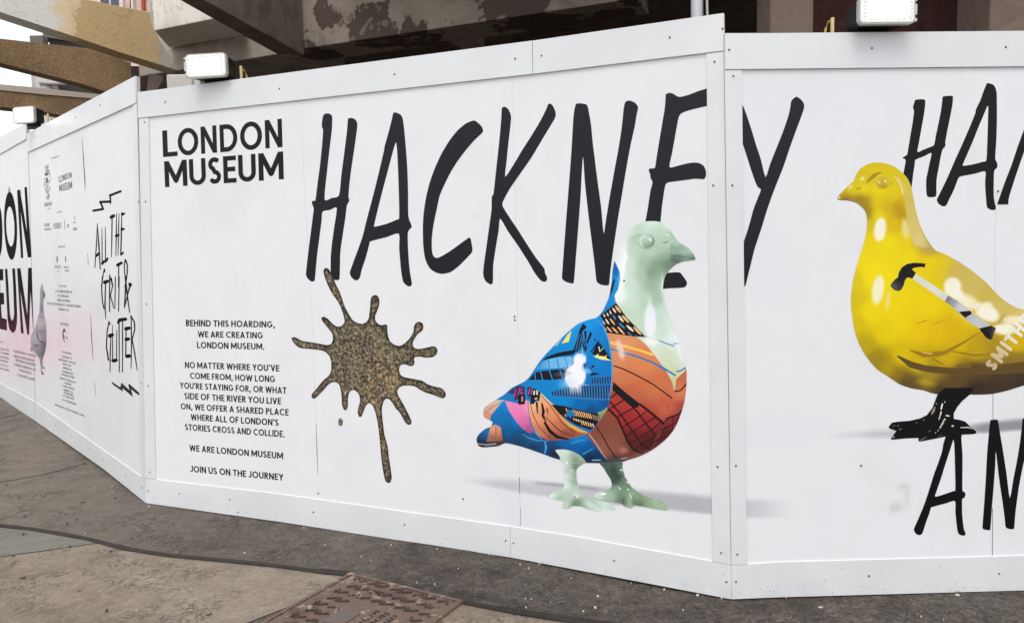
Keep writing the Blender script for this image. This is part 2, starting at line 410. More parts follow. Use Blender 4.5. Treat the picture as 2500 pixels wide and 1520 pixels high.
def asphalt(name, stops, cr=(58, 52, 48), crack=.5, spk=.5, grad=False):
    m = mat(name, .88, spec=.25)
    big = noise(m, .75, 5, .62, .8); mid = noise(m, 5, 7, .66, .6)
    f = math_(m, 'ADD', math_(m, 'MULTIPLY', big, .62), math_(m, 'MULTIPLY', mid, .38))
    c = ramp(m, f, stops)
    fine = noise(m, 95, 4, .75); c = mix(m, spk, c, ramp(m, fine, [(.3, (70, 70, 70)), (.5, (128, 128, 128)), (.7, (192, 190, 186))]), 'OVERLAY')
    md = noise(m, 17, 6, .72, 1.0); c = mix(m, spk*.8, c, ramp(m, md, [(.34, (84, 82, 80)), (.5, (128, 128, 128)), (.66, (176, 174, 170))]), 'OVERLAY')
    if grad:
        sp_ = nd(m, 'ShaderNodeSeparateXYZ'); lk(m, pos(m), sp_.inputs[0]); w_ = math_(m, 'ADD', sp_.outputs[0], math_(m, 'MULTIPLY', math_(m, 'SUBTRACT', noise(m, .9, 4, .6), .5), 2.4))
        c = mix(m, math_(m, 'MULTIPLY', gr(m, w_, -.6, -3.4), .42), c, (150, 137, 124))
    gri = noise(m, 38, 5, .75, .5); c = mix(m, gr(m, gri, .60, .70), c, cr)
    # small ragged cracks: thin band of a distorted noise
    a = noise(m, 9, 6, .7, 1.6); d = math_(m, 'ABSOLUTE', math_(m, 'SUBTRACT', a, .5)); k = gr(m, d, .022, .004)
    k = math_(m, 'MULTIPLY', k, gr(m, noise(m, 4, 3, .5), .45, .62)); c = mix(m, math_(m, 'MULTIPLY', k, crack), c, (45, 41, 38))
    # gum and spots
    v = nd(m, 'ShaderNodeTexVoronoi', Scale=5.5); lk(m, pos(m), v.inputs['Vector']); sp = gr(m, v.outputs['Distance'], .075, .06)
    sepc = nd(m, 'ShaderNodeSeparateColor'); lk(m, v.outputs['Color'], sepc.inputs[0])
    sp = math_(m, 'MULTIPLY', sp, gr(m, sepc.outputs[0], .62, .64)); c = mix(m, math_(m, 'MULTIPLY', sp, .6), c, (50, 47, 45))
    v2 = nd(m, 'ShaderNodeTexVoronoi', Scale=26); lk(m, pos(m), v2.inputs['Vector']); s2 = gr(m, v2.outputs['Distance'], .11, .08)
    sc2 = nd(m, 'ShaderNodeSeparateColor'); lk(m, v2.outputs['Color'], sc2.inputs[0])
    s2 = math_(m, 'MULTIPLY', s2, gr(m, sc2.outputs[1], .965, .97)); c = mix(m, math_(m, 'MULTIPLY', s2, .4), c, (190, 184, 174))
    setc(m, c)
    h = math_(m, 'ADD', math_(m, 'MULTIPLY', gri, .6), math_(m, 'SUBTRACT', math_(m, 'MULTIPLY', fine, .5), math_(m, 'MULTIPLY', k, .5)))
    bump(m, h, .55, .012); return m
M_ASPH = asphalt('worn_asphalt', [(.34, (84, 78, 73)), (.43, (116, 108, 100)), (.51, (146, 136, 124)), (.58, (136, 130, 120)), (.68, (168, 157, 143))], crack=.85, spk=.85, grad=True)
M_BEIGE = asphalt('beige_paving', [(.33, (136, 122, 106)), (.46, (164, 149, 131)), (.56, (180, 165, 146)), (.7, (198, 184, 165))], (132, 119, 106), .7, .45)
M_PATCH = asphalt('grey_patch', [(.35, (118, 116, 106)), (.5, (134, 132, 121)), (.65, (148, 145, 134))], (104, 101, 94), .15, .25)
M_JOINT = asphalt('joint_filler', [(.35, (62, 56, 52)), (.55, (80, 73, 68)), (.7, (96, 88, 80))], (50, 46, 43), .4, .5)
M_PALE = asphalt('pale_strip', [(.35, (112, 104, 94)), (.5, (138, 130, 118)), (.65, (156, 147, 135))], (100, 92, 84), .2, .4)
xs = [-90, -50, -25, -16]+[-12+.25*i for i in range(81)]+[12, 20, 45, 90]; ys = [-60, -25, -8, -3]+[-1+.25*i for i in range(61)]+[20, 32, 60, 110]
vs = [(x, y, gh(x)) for y in ys for x in xs]; nx = len(xs)
fs = [(j*nx+i, j*nx+i+1, (j+1)*nx+i+1, (j+1)*nx+i) for j in range(len(ys)-1) for i in range(nx-1)]
tag(mesh('ground', vs, fs, M_ASPH, smooth=True), kind='structure')
LINE = px('G1', [(-500, 850), (-200, 864), (0, 883), (200, 905), (400, 938), (560, 968), (650, 990), (760, 1020), (900, 1046), (1100, 1076), (1500, 1113), (1800, 1145), (2100, 1186)])+px('G2', [(250, 915), (470, 938)])
LINE2 = px('G2', [(1330, 1152), (1600, 1202), (2000, 1265), (2464, 1330)])+[(1700, 1552), (1900, 1600)]
ground_art('pavement', [LINE+px('G2', [(480, 938), (0, 1180)])+[(585, 1528), (330, 1660), (-150, 2000), (-900, 1900), (-700, 1300)]], .004, M_BEIGE)
ground_art('pavement', [LINE2+[(1950, 2300), (700, 2300), (900, 1640), (1040, 1528)]], .004, M_BEIGE)
ground_art('pavement_patch', [px('G1', [(0, 893), (180, 910), (390, 945), (540, 972), (615, 993), (450, 1016), (200, 1052), (0, 1080), (-300, 1115), (-450, 870), (-200, 872)])], .008, M_PATCH)
ground_art('joint_strip', brush(LINE, [5, 6, 8, 7, 9, 8, 8, 9, 8, 7, 8, 7, 8, 10, 12], False), .012, M_JOINT, 9)
ground_art('joint_strip', brush(LINE2, [8, 11, 14, 16, 18, 18], False), .012, M_JOINT, 9)
ground_art('pale_strip', brush(px('G1', [(-60, 592), (100, 570), (300, 530), (420, 500), (560, 474)]), [9, 8, 9, 7, 3], False), .004, M_PALE, 9)
ground_art('pale_strip', [px('G1', [(-300, -70), (-60, 20), (0, 60), (60, 105), (130, 150), (60, 175), (0, 190), (-300, 240)])], .004, M_PALE, .3)
# ------------------------------------------------------------------ hoardings
def hoarding(label, pl, outline, base):
    r = thing('hoarding', label, 'hoarding', pl.hit(base), 'white printed hoarding bays round the site')
    slab('board', pl, outline, -.018, -.0015, M_EDGE, r)
    return r
PAPER = (229, 229, 231)
def poly_y(pts, x):
    for (x0, y0), (x1, y1) in zip(pts, pts[1:]):
        if x0 <= x <= x1: return y0+(y1-y0)*(x-x0)/(x1-x0)
    return pts[0][1] if x < pts[0][0] else pts[-1][1]
def band(x, y, top, bot, st, sb):
    t, b = poly_y(top, x), poly_y(bot, x)
    return sstep(t-st, t+st, y)*(1-sstep(b-sb, b+sb, y))
def mixc(a, b, w): return tuple(p*(1-w)+q*w for p, q in zip(a, b))
def paper_main(x, y):
    c = PAPER
    # the soft grey shadow printed under the bird
    a = band(x, y, [(1090, 1166), (1250, 1172), (1400, 1182), (1560, 1196), (1735, 1212), (1800, 1216)], [(1090, 1168), (1180, 1184), (1300, 1206), (1400, 1222), (1560, 1236), (1735, 1254), (1800, 1258)], 10, 5)
    a *= sstep(1100, 1230, x)*(.62 if x < 1330 else .68)+(.0)
    a *= 1-.35*sstep(1520, 1400, x)
    a2 = band(x, y, [(1260, 1174), (1300, 1174), (1420, 1184), (1500, 1192)], [(1260, 1178), (1300, 1181), (1420, 1194), (1500, 1204)], 4, 4)*sstep(1270, 1330, x)*(1-sstep(1440, 1520, x))*.95
    return mixc(c, (158, 157, 165), min(1, max(a, a2)))
def paper_right(x, y):
    c = PAPER
    a = band(x, y, [(1800, 1218), (1960, 1222)], [(1800, 1262), (1960, 1264)], 8, 5)*(1-sstep(1810, 1960, x))*.28
    a = max(a, band(x, y, [(2300, 1046), (2400, 1032), (2500, 1022), (2800, 1000)], [(2300, 1052), (2400, 1056), (2500, 1048), (2800, 1035)], 8, 5)*sstep(2330, 2400, x)*.75)
    a = max(a, band(x, y, [(1980, 1062), (2180, 1048), (2240, 1044)], [(1980, 1068), (2180, 1067), (2240, 1064)], 9, 4)*sstep(1990, 2160, x)*(1-sstep(2200, 2240, x))*.3)
    c = mixc(c, (120, 120, 126), a)
    for cx, cy, rx, ry, w in ((2204, 1188, 15, 9, .5), (2214, 1206, 9, 22, .4), (2190, 1236, 16, 14, .4), (2180, 1240, 10, 12, .3)):
        c = mixc(c, (186, 184, 182), w*math.exp(-((x-cx)/rx)**2-((y-cy)/ry)**2)*(.6+.8*abs(math.sin(x*.9)*math.cos(y*1.3))))
    return c
def paper_left(x, y):
    w = math.exp(-((x-62)/85)**2-((y-838)/62)**2)*.95+math.exp(-((x-200)/70)**2-((y-820)/70)**2)*.35
    return mixc(PAPER, (237, 206, 213), min(1, w))
def sheet(pl, outline, fn, parent, extra, grid=26):
    L = [dict(name='print_sheet', polys=[outline], col=fn)]
    for e in extra: L.append(dict(name='print_sheet', polys=[e[0]], col=fn))
    o = flat_art(pl, .0, L, parent, clip=[outline], grid=grid); return o['print_sheet']
def fine_grid(pl, fn, parent, outline, dense):
    """sheet with extra points where the printed tone changes"""
    polys = [outline]; L = [dict(name='print_sheet', polys=[outline], col=fn)]
    for (x0, y0, x1, y1, s) in dense:
        y = y0
        while y < y1:
            x = x0
            while x < x1:
                L.append(dict(name='print_sheet', polys=[[(x, y), (x+s[0], y), (x+s[0], y+s[1]), (x, y+s[1])]], col=fn)); x += s[0]
            y += s[1]
    return flat_art(pl, 0., L, parent, clip=[outline], grid=60)['print_sheet']
def trims(pl, parent, pieces):
    for nm, pts, o in pieces: slab(nm, pl, pts, -.0008, o, M_TRIM, parent, .0012)
O_MAIN = [(339.3, 226.2), (1300.5, 100.8), (1767.9, 33.8), (1785.5, 1460.8), (1500, 1406.2), (1246, 1358.8), (700, 1274.4), (357.8, 1226.7)]
HM = hoarding('wide white hoarding bay lettered HACKNEY with a multicoloured mural pigeon and a gold splat', PM, O_MAIN, (1000, 1320))
fine_grid(PM, paper_main, HM, O_MAIN, [(1090, 1150, 1750, 1275, (15, 5))])
trims(PM, HM, [('top_trim', [(339.3, 226.2), (1300.8, 100.8), (1302, 181.9), (340.7, 289.3)], .011), ('top_trim', [(1302.2, 101), (1767.9, 33.8), (1767.6, 125.4), (1303.4, 181.8)], .011),
    ('kick_board', [(357.8, 1166.2), (700, 1207.1), (1246, 1283.4), (1246.1, 1358.8), (700, 1274.4), (357.8, 1226.7)], .005),
    ('kick_board', [(1247.2, 1283.6), (1400, 1307.5), (1784.4, 1376.2), (1785.5, 1460.8), (1500, 1406.2), (1247.3, 1359)], .005),
    ('corner_trim', [(341, 290), (364.6, 287.5), (381.7, 1168.2), (357.4, 1165.4)], .007), ('corner_trim', [(1725, 131.8), (1767.5, 126), (1784, 1375.4), (1740, 1367.6)], .007)])
O_RIGHT = [(1768.4, 83.1), (1900, 82.8), (2500, 77.3), (2760, 74.6), (2760, 1430.5), (2500, 1438.7), (1900, 1455.5), (1785.5, 1460.8)]
HR = hoarding('white hoarding bay with the yellow pigeon and hammer print, right of the corner', PR, O_RIGHT, (2200, 1447))
fine_grid(PR, paper_right, HR, O_RIGHT, [(1800, 1205, 1980, 1275, (18, 6)), (1960, 1000, 2310, 1084, (25, 6)), (2310, 996, 2530, 1086, (11, 4.5)), (2165, 1165, 2235, 1265, (5, 5))])
trims(PR, HR, [('top_trim', [(1768.4, 83.1), (1900, 82.8), (2500, 77.3), (2760, 74.6), (2760, 160.5), (2500, 163.3), (1768.5, 171.2)], .011),
    ('kick_board', [(1785.7, 1377.6), (1900, 1370.6), (2500, 1354.6), (2760, 1347), (2760, 1430.5), (2500, 1438.7), (1900, 1455.5), (1785.9, 1460.8)], .005),
    ('corner_trim', [(1768.6, 171.8), (1810.3, 171.9), (1822.5, 1374.8), (1785, 1377)], .007)])
O_LA = [(68.7, 326.7), (334, 186.5), (357.8, 1226.7), (255, 1144), (102.8, 1037.5), (88, 1027)]
HA = hoarding('white hoarding bay reading ALL THE GRIT & GUTTER beside small credits and crests', PL, O_LA, (225, 1122))
fine_grid(PL, paper_left, HA, O_LA, [(80, 690, 320, 960, (14, 10))])
trims(PL, HA, [('top_trim', [(68.7, 326.7), (334, 186.5), (336.3, 252), (69.4, 372.6)], .011),
    ('kick_board', [(88, 981), (110.4, 997.6), (346.3, 1163), (357.6, 1168.5), (357.8, 1226.7), (255, 1144), (102.8, 1037.5), (88, 1027)], .005),
    ('corner_trim', [(327.5, 256.5), (336.3, 252.5), (357.4, 1168), (347, 1163)], .007)])
O_LB = [(-300, 482), (0, 336), (66.8, 301), (87.2, 1026.4), (38, 993.8), (0, 969), (-300, 747)]
PLB = Plane(PL.p0-PL.n*.004, PL.t, PL.v)
HB = hoarding('far white hoarding bay with huge LONDON MUSEUM capitals and pink glow', PLB, O_LB, (30, 988))
fine_grid(PLB, paper_left, HB, O_LB, [(-10, 690, 85, 960, (12, 10))])
trims(PLB, HB, [('top_trim', [(-300, 482), (0, 336), (66.8, 301), (67.4, 339.5), (0, 377.4), (-300, 505)], .011), ('kick_board', [(-300, 731), (0, 934.4), (86.8, 980.2), (87.2, 1026.4), (38, 993.8), (0, 969), (-300, 747)], .005)])
# screws: one of each kind, then copies
bm = bmesh.new(); bmesh.ops.create_cone(bm, segments=12, radius1=.0047, radius2=.0036, depth=.004, cap_ends=True)
me_s = bpy.data.meshes.new('screw'); bm.to_mesh(me_s); bm.free(); me_s.materials.append(M_SCREWD)
def screws(pl, parent, off, pts):
    q = pl.n.to_track_quat('Z', 'Y')
    for p in pts:
        o = bpy.data.objects.new('screw', me_s); COL.objects.link(o); set_parent(o, parent); o.rotation_mode = 'QUATERNION'
        o.location = pl.hit(p, off+.0015); o.rotation_quaternion = q
screws(PM, HM, .011, px('K1', [(1386, 852)])+px('K2', [(291, 740), (1245, 621), (2247, 493)])+px('K3', [(203, 493), (422, 468), (1485, 317), (1923, 245)]))
screws(PM, HM, .005, px('G1', [(955, 648), (1155, 665), (1478, 702), (2015, 783), (1530, 784)])+px('G2', [(205, 456), (890, 551), (1650, 671), (1708, 689)])+px('G3', [(357, 950), (1333, 1135)]))
screws(PM, HM, .007, px('K1', [(1210, 1016)])+px('K3', [(1855, 517)])+px('H3', [(700, 730)])+px('G3', [(1257, 135), (1287, 880)])+px('M1', [(58, 757)])+px('L1', [(1340, 720)])+px('L2', [(1348, 343), (1365, 1088)])+px('G1', [(967, 527)]))
screws(PM, HM, .001, px('P3', [(545, 725)])+px('G2', [(238, 317), (1327, 360)])+px('P2', [(420, 48), (422, 82)]))
screws(PR, HR, .011, px('K3', [(1968, 420)])+px('K4', [(1108, 407), (2217, 398)]))
screws(PR, HR, .005, px('G3', [(1412, 1133)])+px('G4', [(785, 1082), (1916, 1062)]))
screws(PR, HR, .007, px('K3', [(2005, 637)])+px('H3', [(820, 730)])+px('G3', [(1410, 125), (1422, 895)]))
screws(PR, HR, .001, px('G4', [(720, 126)])+px('Y2', [(1232, 1193)]))
screws(PL, HA, .011, px('K1', [(850, 877), (640, 977)])+px('L1', [(335, 127)]))
screws(PL, HA, .005, px('G1', [(262, 158), (360, 232), (466, 300), (580, 378), (668, 447), (810, 548), (915, 628)]))
screws(PL, HA, .007, px('L1', [(1280, 722)])+px('L2', [(1303, 1063)]))
# seams between the boards
def seams(pl, parent, lst):
    for pts, w in lst: ink('seam', pl, .0006, brush(pts, w, False), parent, M_GAP)
M_SEAM2 = mat('seam_line', .7, (204, 204, 208))
for pts, w in (([(735.7, 249.5), (741, 420), (755, 640)], .8), ([(757, 660), (772, 1040)], .8), ([(1250, 190.5), (1262, 640), (1270.5, 1284)], .9)): ink('seam', PM, .0003, brush(pts, w, False), HM, M_SEAM2)
seams(PM, HM, [([(772, 1030), (774, 1100), (776, 1158)], [.6, 1.5, .6]), ([(1268, 1165), (1268.6, 1205)], 1.2), ([(1270.5, 1240), (1270.6, 1283)], .8)])
for pts, w in (([(2432, 470), (2430, 558), (2429, 720)], 1.),): ink('seam', PR, .0003, brush(pts, w, False), HR, M_SEAM2)
seams(PR, HR, [([(2424, 958), (2424, 1040)], 1.2), ([(2423, 1240), (2422.5, 1355)], 1.4)])
seams(PL, HA, [(px('L1', [(751, 140), (762, 300), (776, 520), (780, 620)]), [.5, 1.6, 2.2, .6]), (px('B1', [(82, 1030), (90, 1180)]), .9), (px('B2', [(100, 400), (108, 620), (122, 840), (130, 945)]), [.5, 1.8, 1.4, .5]), (px('B2', [(140, 1160), (160, 1340)]), .7)])

# ------------------------------------------------------------------ the concrete market building behind
def concrete(name, stops, rough=.85, pits=.5, agg=0., spall=None, zones=None):
    m = mat(name, rough, spec=.25)
    c = ramp(m, noise(m, 1.6, 6, .62, .7), stops)
    if zones:      # (origin, direction, stops along it): bands of different finish along the member
        o, d, zs = zones
        sub = nd(m, 'ShaderNodeVectorMath', operation='SUBTRACT'); lk(m, pos(m), sub.inputs[0]); sub.inputs[1].default_value = o
        dt = nd(m, 'ShaderNodeVectorMath', operation='DOT_PRODUCT'); lk(m, sub.outputs[0], dt.inputs[0]); dt.inputs[1].default_value = d
        f = math_(m, 'ADD', math_(m, 'MULTIPLY', dt.outputs['Value'], .25), math_(m, 'MULTIPLY', math_(m, 'SUBTRACT', noise(m, 2.6, 5, .65, .5), .5), .2))
        z = ramp(m, f, zs, 'LINEAR'); c = mix(m, .82, c, z)
        # rough aggregate only in the last zone
        aggm = gr(m, f, zs[3][0], zs[4][0])
    else: aggm = None
    hgt = noise(m, 28, 6, .7, .4)
    if agg:
        a = noise(m, 62, 4, .75); col = ramp(m, a, [(.32, (66, 48, 34)), (.45, (112, 88, 62)), (.56, (148, 120, 88)), (.68, (214, 192, 160))])
        col = mix(m, .4, col, ramp(m, noise(m, 2.3, 4, .6), [(.35, (92, 70, 50)), (.65, (178, 146, 112))]))
        c = mix(m, math_(m, 'MULTIPLY', aggm, agg) if aggm else agg, c, col); hgt = math_(m, 'ADD', math_(m, 'MULTIPLY', a, 1.2), hgt)
    st = noise(m, 5, 5, .7, 1.2); c = mix(m, math_(m, 'MULTIPLY', gr(m, st, .56, .72), .45), c, (92, 84, 76))
    v = noise(m, 17, 3, .55, 1.); c = mix(m, math_(m, 'MULTIPLY', gr(m, v, .70, .735), pits), c, (44, 38, 34))
    if spall:
        k = noise(m, .95, 6, .58, .25); c = mix(m, gr(m, k, .50, .512), c, spall)
        k2 = noise(m, 2.2, 5, .6, .4); c = mix(m, math_(m, 'MULTIPLY', gr(m, k2, .62, .635), .6), c, (150, 138, 126))
    setc(m, c); bump(m, hgt, .5, .02 if agg else .008); return m
def beam(name, label, q1, q2, h, up, depth, m, far=None, group='concrete beams of the market frame', ext=(0, 0)):
    """level beam whose lower front edge runs through the sight lines q1, q2 at height h"""
    a, b = at_z(q1, h), at_z(q2, h); t = (b-a).normalized(); n = Vector((-t.y, t.x, 0))
    if n.dot(a-CAM) < 0: n = -n
    a, b = a-t*ext[0], b+t*ext[1]
    lo = [a, b, b+n*depth, a+n*depth]; o = prism(name, lo, [p+Vector((0, 0, up)) for p in lo], m, None, .012)
    return tag(o, label, 'beam', group)
def fin(name, label, face, q, y, an, thick, m):
    """cantilever fin: upright face polygon (sight lines) on the vertical plane through q at distance y, heading an; thick away from the viewer"""
    p0 = at_y(q, y); pl = Plane(p0, ang(R_(an)))
    o = prism(name, [pl.hit(p, 0) for p in face], [pl.hit(p, 0)-pl.n*thick for p in face], m, None, .015)
    return tag(o, label, 'beam', 'concrete beams of the market frame'), pl
FIN_Y = 9.0
p_a = at_y((0, 29.5), FIN_Y); d_f = ang(R_(30)); _pl = Plane(p_a, d_f)
zf = lambda x, y: (_pl.hit((x, y))-p_a).dot(d_f)/4
M_C1 = concrete('stained_concrete', [(.3, (196, 190, 178)), (.5, (222, 218, 208)), (.7, (206, 198, 184))], pits=.75, agg=.26,
                zones=(tuple(p_a), tuple(d_f), [(.0, (222, 220, 212)), (zf(128, 30), (222, 218, 206)), (zf(142, 30), (226, 204, 164)), (zf(184, 50), (216, 188, 140)), (zf(193, 50), (204, 170, 104)), (zf(370, 110), (198, 164, 102)), (zf(384, 120), (176, 168, 156))]))
M_AGG = concrete('exposed_aggregate', [(.3, (120, 94, 68)), (.5, (146, 118, 88)), (.7, (128, 104, 80))], pits=.3, agg=.8)
M_LIGHT = concrete('pale_concrete', [(.3, (206, 198, 188)), (.5, (226, 220, 210)), (.7, (196, 186, 174))], pits=.8)
M_GREYC = concrete('grey_concrete', [(.3, (150, 140, 128)), (.5, (172, 162, 150)), (.7, (140, 130, 120))], pits=.8)
M_DIRTY = concrete('peeling_concrete', [(.3, (146, 133, 120)), (.5, (162, 149, 136)), (.7, (132, 119, 108))], pits=.6, spall=(92, 78, 70))
M_DARKC = concrete('darker_concrete', [(.3, (110, 98, 88)), (.5, (134, 120, 108)), (.7, (92, 80, 72))], pits=.7)  # darker, browner tone than the grey concrete
M_DARK = concrete('void_backing', [(.3, (40, 32, 30)), (.5, (54, 42, 38)), (.7, (34, 28, 26))], pits=.2)  # near-black: shade of the void put into the colour
M_PLAST = mat('smooth_plaster_edge', .8, (178, 166, 152))
f1, PL1 = fin('concrete_beam', 'pale stained concrete fin with a mustard rough patch, highest at the left',
    px('T4', [(-500, 5), (0, 170), (1000, 500), (1700, 740), (2480, 990), (2480, 960), (2140, 420), (2095, 165), (1230, 0), (600, -110), (-500, -330)]), (0, 29.5), FIN_Y, 30, .34, M_C1)
f2, PL2 = fin('concrete_beam', 'brown pebbly concrete fin, the middle one of the three at the left',
    px('T4', [(-500, 490), (0, 545), (560, 608), (1240, 682), (1850, 880), (1828, 970), (1862, 1060), (1850, 1300), (1700, 1380), (1540, 1290), (1100, 1165), (500, 1012), (0, 885), (-500, 760)]), (0, 93), 10.2, 30, .3, M_AGG)
f3, PL3 = fin('concrete_beam', 'brown pebbly concrete fin under a smooth grey lip, lowest at the left',
    px('T4', [(-500, 1235), (0, 1272), (560, 1330), (1300, 1392), (1700, 1440), (1700, 1900), (1200, 1680), (560, 1560), (0, 1505), (-500, 1400)]), (0, 220), 11.6, 30, .34, M_AGG)
lip = prism('lip', [PL3.hit(p, .02) for p in px('T4', [(-500, 1150), (0, 1190), (560, 1240), (1400, 1332), (1700, 1365), (1700, 1438), (1300, 1390), (560, 1328), (0, 1270), (-500, 1233)])],
            [PL3.hit(p, 0)-PL3.n*.3 for p in px('T4', [(-500, 1150), (0, 1190), (560, 1240), (1400, 1332), (1700, 1365), (1700, 1438), (1300, 1390), (560, 1328), (0, 1270), (-500, 1233)])], M_PLAST, f3)
# coffered frame right of the fins
T5 = lambda *a: px('T5', a)

beam('concrete_beam', 'grey drip-stained cross beam low behind the floodlight on the main bay', *T5((325, 1010), (1740, 780)), 4.30, .9, 1.5, M_GREYC, ext=(.8, .0))
def soffit_beam(label, q, h, up, m, name='concrete_beam'):
    lo = [at_z(p, h) for p in q]; o = prism(name, lo, [p+Vector((0, 0, up)) for p in lo], m, None, .01)
    return tag(o, label, 'beam', 'concrete beams of the market frame')
soffit_beam('pale flaking cross beam above the floodlight on the main bay', T5((-20, 444), (880, 262), (1330, 500), (200, 690)), 4.62, .55, M_LIGHT)
soffit_beam('dark concrete beam running diagonally back from the top edge', T5((-60, -236), (350, 0), (830, 272), (1740, 780), (2130, 800), (690, 0), (200, -275)), 4.2, 1.05, M_DARKC)
K2 = lambda *a: px('K2', a)
beam('concrete_beam', 'deep brown beam with peeling paint along the top of the main bay', *K2((430, 415), (2383, 118)), 4.30, 1.5, .62, M_DIRTY, ext=(.3, 1.2))  # brown peeling concrete, darker than the low cross beam
soffit_beam('short grey strut behind the peeling beam', K2((1655, 340), (1865, 303), (1990, 392), (1815, 420)), 4.34, .4, M_GREYC)  # same grey concrete as the low cross beam
# added sky-blocking roof deck, near-black backing for the void, wall and columns
sl = [Vector(p) for p in ((-1.55, 8.6, 5.3), (-.7, 5.2, 5.3), (14, 5.2, 5.3), (14, 26, 5.3), (-8, 26, 5.3), (-3.7, 12, 5.3))]
tag(prism('shade_deck', sl, [p+Vector((0, 0, .35)) for p in sl], M_DARKC), 'roof deck added to block the sky over the market frame', 'roof')  # slab added and carried forward to keep sky light off the beams
def wall(name, label, a, b, z0, z1, th, m, cat='wall'):
    a, b = Vector((*a, z0)), Vector((*b, z0)); t = (b-a).normalized(); n = Vector((-t.y, t.x, 0))*th
    lo = [a, b, b+n, a+n]; return tag(prism(name, lo, [p+Vector((0, 0, z1-z0)) for p in lo], m), label, cat)
wall('back_wall', 'near-black backing wall standing in for the shaded void of the market hall', (-3.4, 15), (14, 17), 0, 5.28, .3, M_DARK)  # stands in for the unlit void, its darkness painted on
p1, p2 = at_y((1990, 60), 7.6), at_y((2420, 60), 7.6)
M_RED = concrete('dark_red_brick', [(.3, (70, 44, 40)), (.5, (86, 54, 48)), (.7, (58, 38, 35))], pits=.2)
wall('infill_wall', 'dark red-brown wall between the two columns behind the yellow pigeon bay', (p1.x-.2, 7.7), (p2.x+.3, 7.7), 0, 5.28, .2, M_RED)
M_COL = concrete('brown_column', [(.3, (120, 104, 92)), (.5, (144, 126, 112)), (.7, (108, 92, 82))], pits=.4)
for q0, q1, y, lb in ((1880.5, 1987, 6.9, 'brown concrete column left of the floodlight on the yellow pigeon bay'), (2417, 2560, 6.7, 'brown concrete column at the right edge behind the yellow pigeon bay')):
    a, b = at_y((q0, 50), y), at_y((q1, 50), y); w = b.x-a.x
    tag(box('column', ((a.x+b.x)/2, y+w/2, 2.64), ((1, 0, 0), (0, 1, 0), (0, 0, 1)), (w/2, w/2, 2.64), M_COL, None, .02), lb, 'column')
# pale plinth and slanted bracket seen through the gap at the left corner
M_PLINTH = mat('pale_plinth', .8, (200, 194, 186))
a, b = at_y((406, 200), 9.4), at_y((470, 200), 9.4)
zt = at_y((440, 181), 9.4).z/2
tag(box('pier', ((a.x+b.x)/2, 9.7, zt), ((1, 0, 0), (0, 1, 0), (0, 0, 1)), ((b.x-a.x)/2, .3, zt), M_PLINTH, None, .02), 'pale grey pier behind the left end of the main bay', 'column')
a, b = at_y((469, 210), 9.0), at_y((486, 210), 9.0)
tag(box('junction_box', ((a.x+b.x)/2, 9.1, at_y((478, 206), 9.).z), ((1, 0, 0), (0, 1, 0), (0, 0, 1)), ((b.x-a.x)/2, .06, .075), M_PLINTH, None, .01), 'small pale box on the pier beside the floodlight', 'box')
tag(prism('raking_strut', [at_y(p, 10.2) for p in px('T4', [(2090, 1040), (2290, 1060), (2300, 1130), (2160, 1330), (2060, 1330)])], [at_y(p, 10.6) for p in px('T4', [(2090, 1040), (2290, 1060), (2300, 1130), (2160, 1330), (2060, 1330)])], M_DARKC), 'dark raking strut in the gap at the corner of the hoarding', 'strut')
wall('dark_backing', 'near-black backing added for the shade behind the raking strut at the left corner', (at_y((304, 190), 12.5).x, 12.5), (at_y((860, 190), 13.2).x, 13.2), 0, 4.72, .3, M_DARK)  # added sheet, shade of the gap painted as a near-black face
# galvanised pole and wire
M_GALV = mat('galvanised_steel', .38, (176, 178, 180)); bsdf(M_GALV).inputs['Metallic'].default_value = .75
gp = at_y((1701.5, 30), 4.3); rr = 14.5/F*4.35
pole = thing('scaffold_pole', 'galvanised steel pole standing up behind the top of the corner', 'pole', (gp.x, 4.3, gh(gp.x)))
tube('shaft', [(gp.x, 4.3, gh(gp.x)), (gp.x, 4.3, 3.0), (gp.x, 4.3, 5.25)], rr, M_GALV, pole, 18)
tube('coupler', [(gp.x, 4.3, 3.9), (gp.x, 4.3, 3.98)], rr*1.3, M_GALV, pole, 18)
gw = at_y((1727, 20), 4.4)
tag(tube('hanging_wire', [(gw.x-.03, 4.4, 5.25), (gw.x-.012, 4.4, 3.3), (gw.x, 4.4, 2.9), (gw.x, 4.4, 2.3)], .007, mat('pale_cable', .6, (196, 192, 184))), 'thin pale cable hanging beside the galvanised pole', 'cable')
# neighbouring buildings glimpsed between the fins
M_WALLP = concrete('pink_render', [(.3, (206, 184, 170)), (.5, (226, 206, 192)), (.7, (210, 190, 178))], pits=.1)
M_GLASS = mat('dark_glass', .12, (70, 74, 84)); M_FRAME = mat('white_frame', .6, (226, 216, 206)); M_BRICK = mat('red_brick', .9, (166, 78, 56)); M_BROWNF = mat('brown_timber', .7, (150, 104, 80))
bx = lambda k, q, y: at_y(px(k, [q])[0], y)
nb = thing('neighbour_building', 'pink rendered building with a window, glimpsed above the mustard patched fin', 'building', (bx('T4', (1600, 60), 24).x, 24, 0))
x0, x1 = bx('T4', (1090, 0), 24).x, bx('T4', (2110, 0), 24).x; zt = bx('T4', (1600, -600), 24).z
prism('wall', [(x0, 24, 0), (x1, 24, 0), (x1, 27, 0), (x0, 27, 0)], [(x0, 24, zt), (x1, 24, zt), (x1, 27, zt), (x0, 27, zt)], M_WALLP, nb)
def facade(nm, k, q, m, par, y=24, o=.03):
    a, b = bx(k, q[0], y), bx(k, q[1], y); xa, xb = sorted((a.x, b.x)); za, zb = sorted((a.z, b.z))
    return box(nm, ((xa+xb)/2, y-o, (za+zb)/2), ((1, 0, 0), (0, 1, 0), (0, 0, 1)), ((xb-xa)/2, o+.01, (zb-za)/2), m, par)
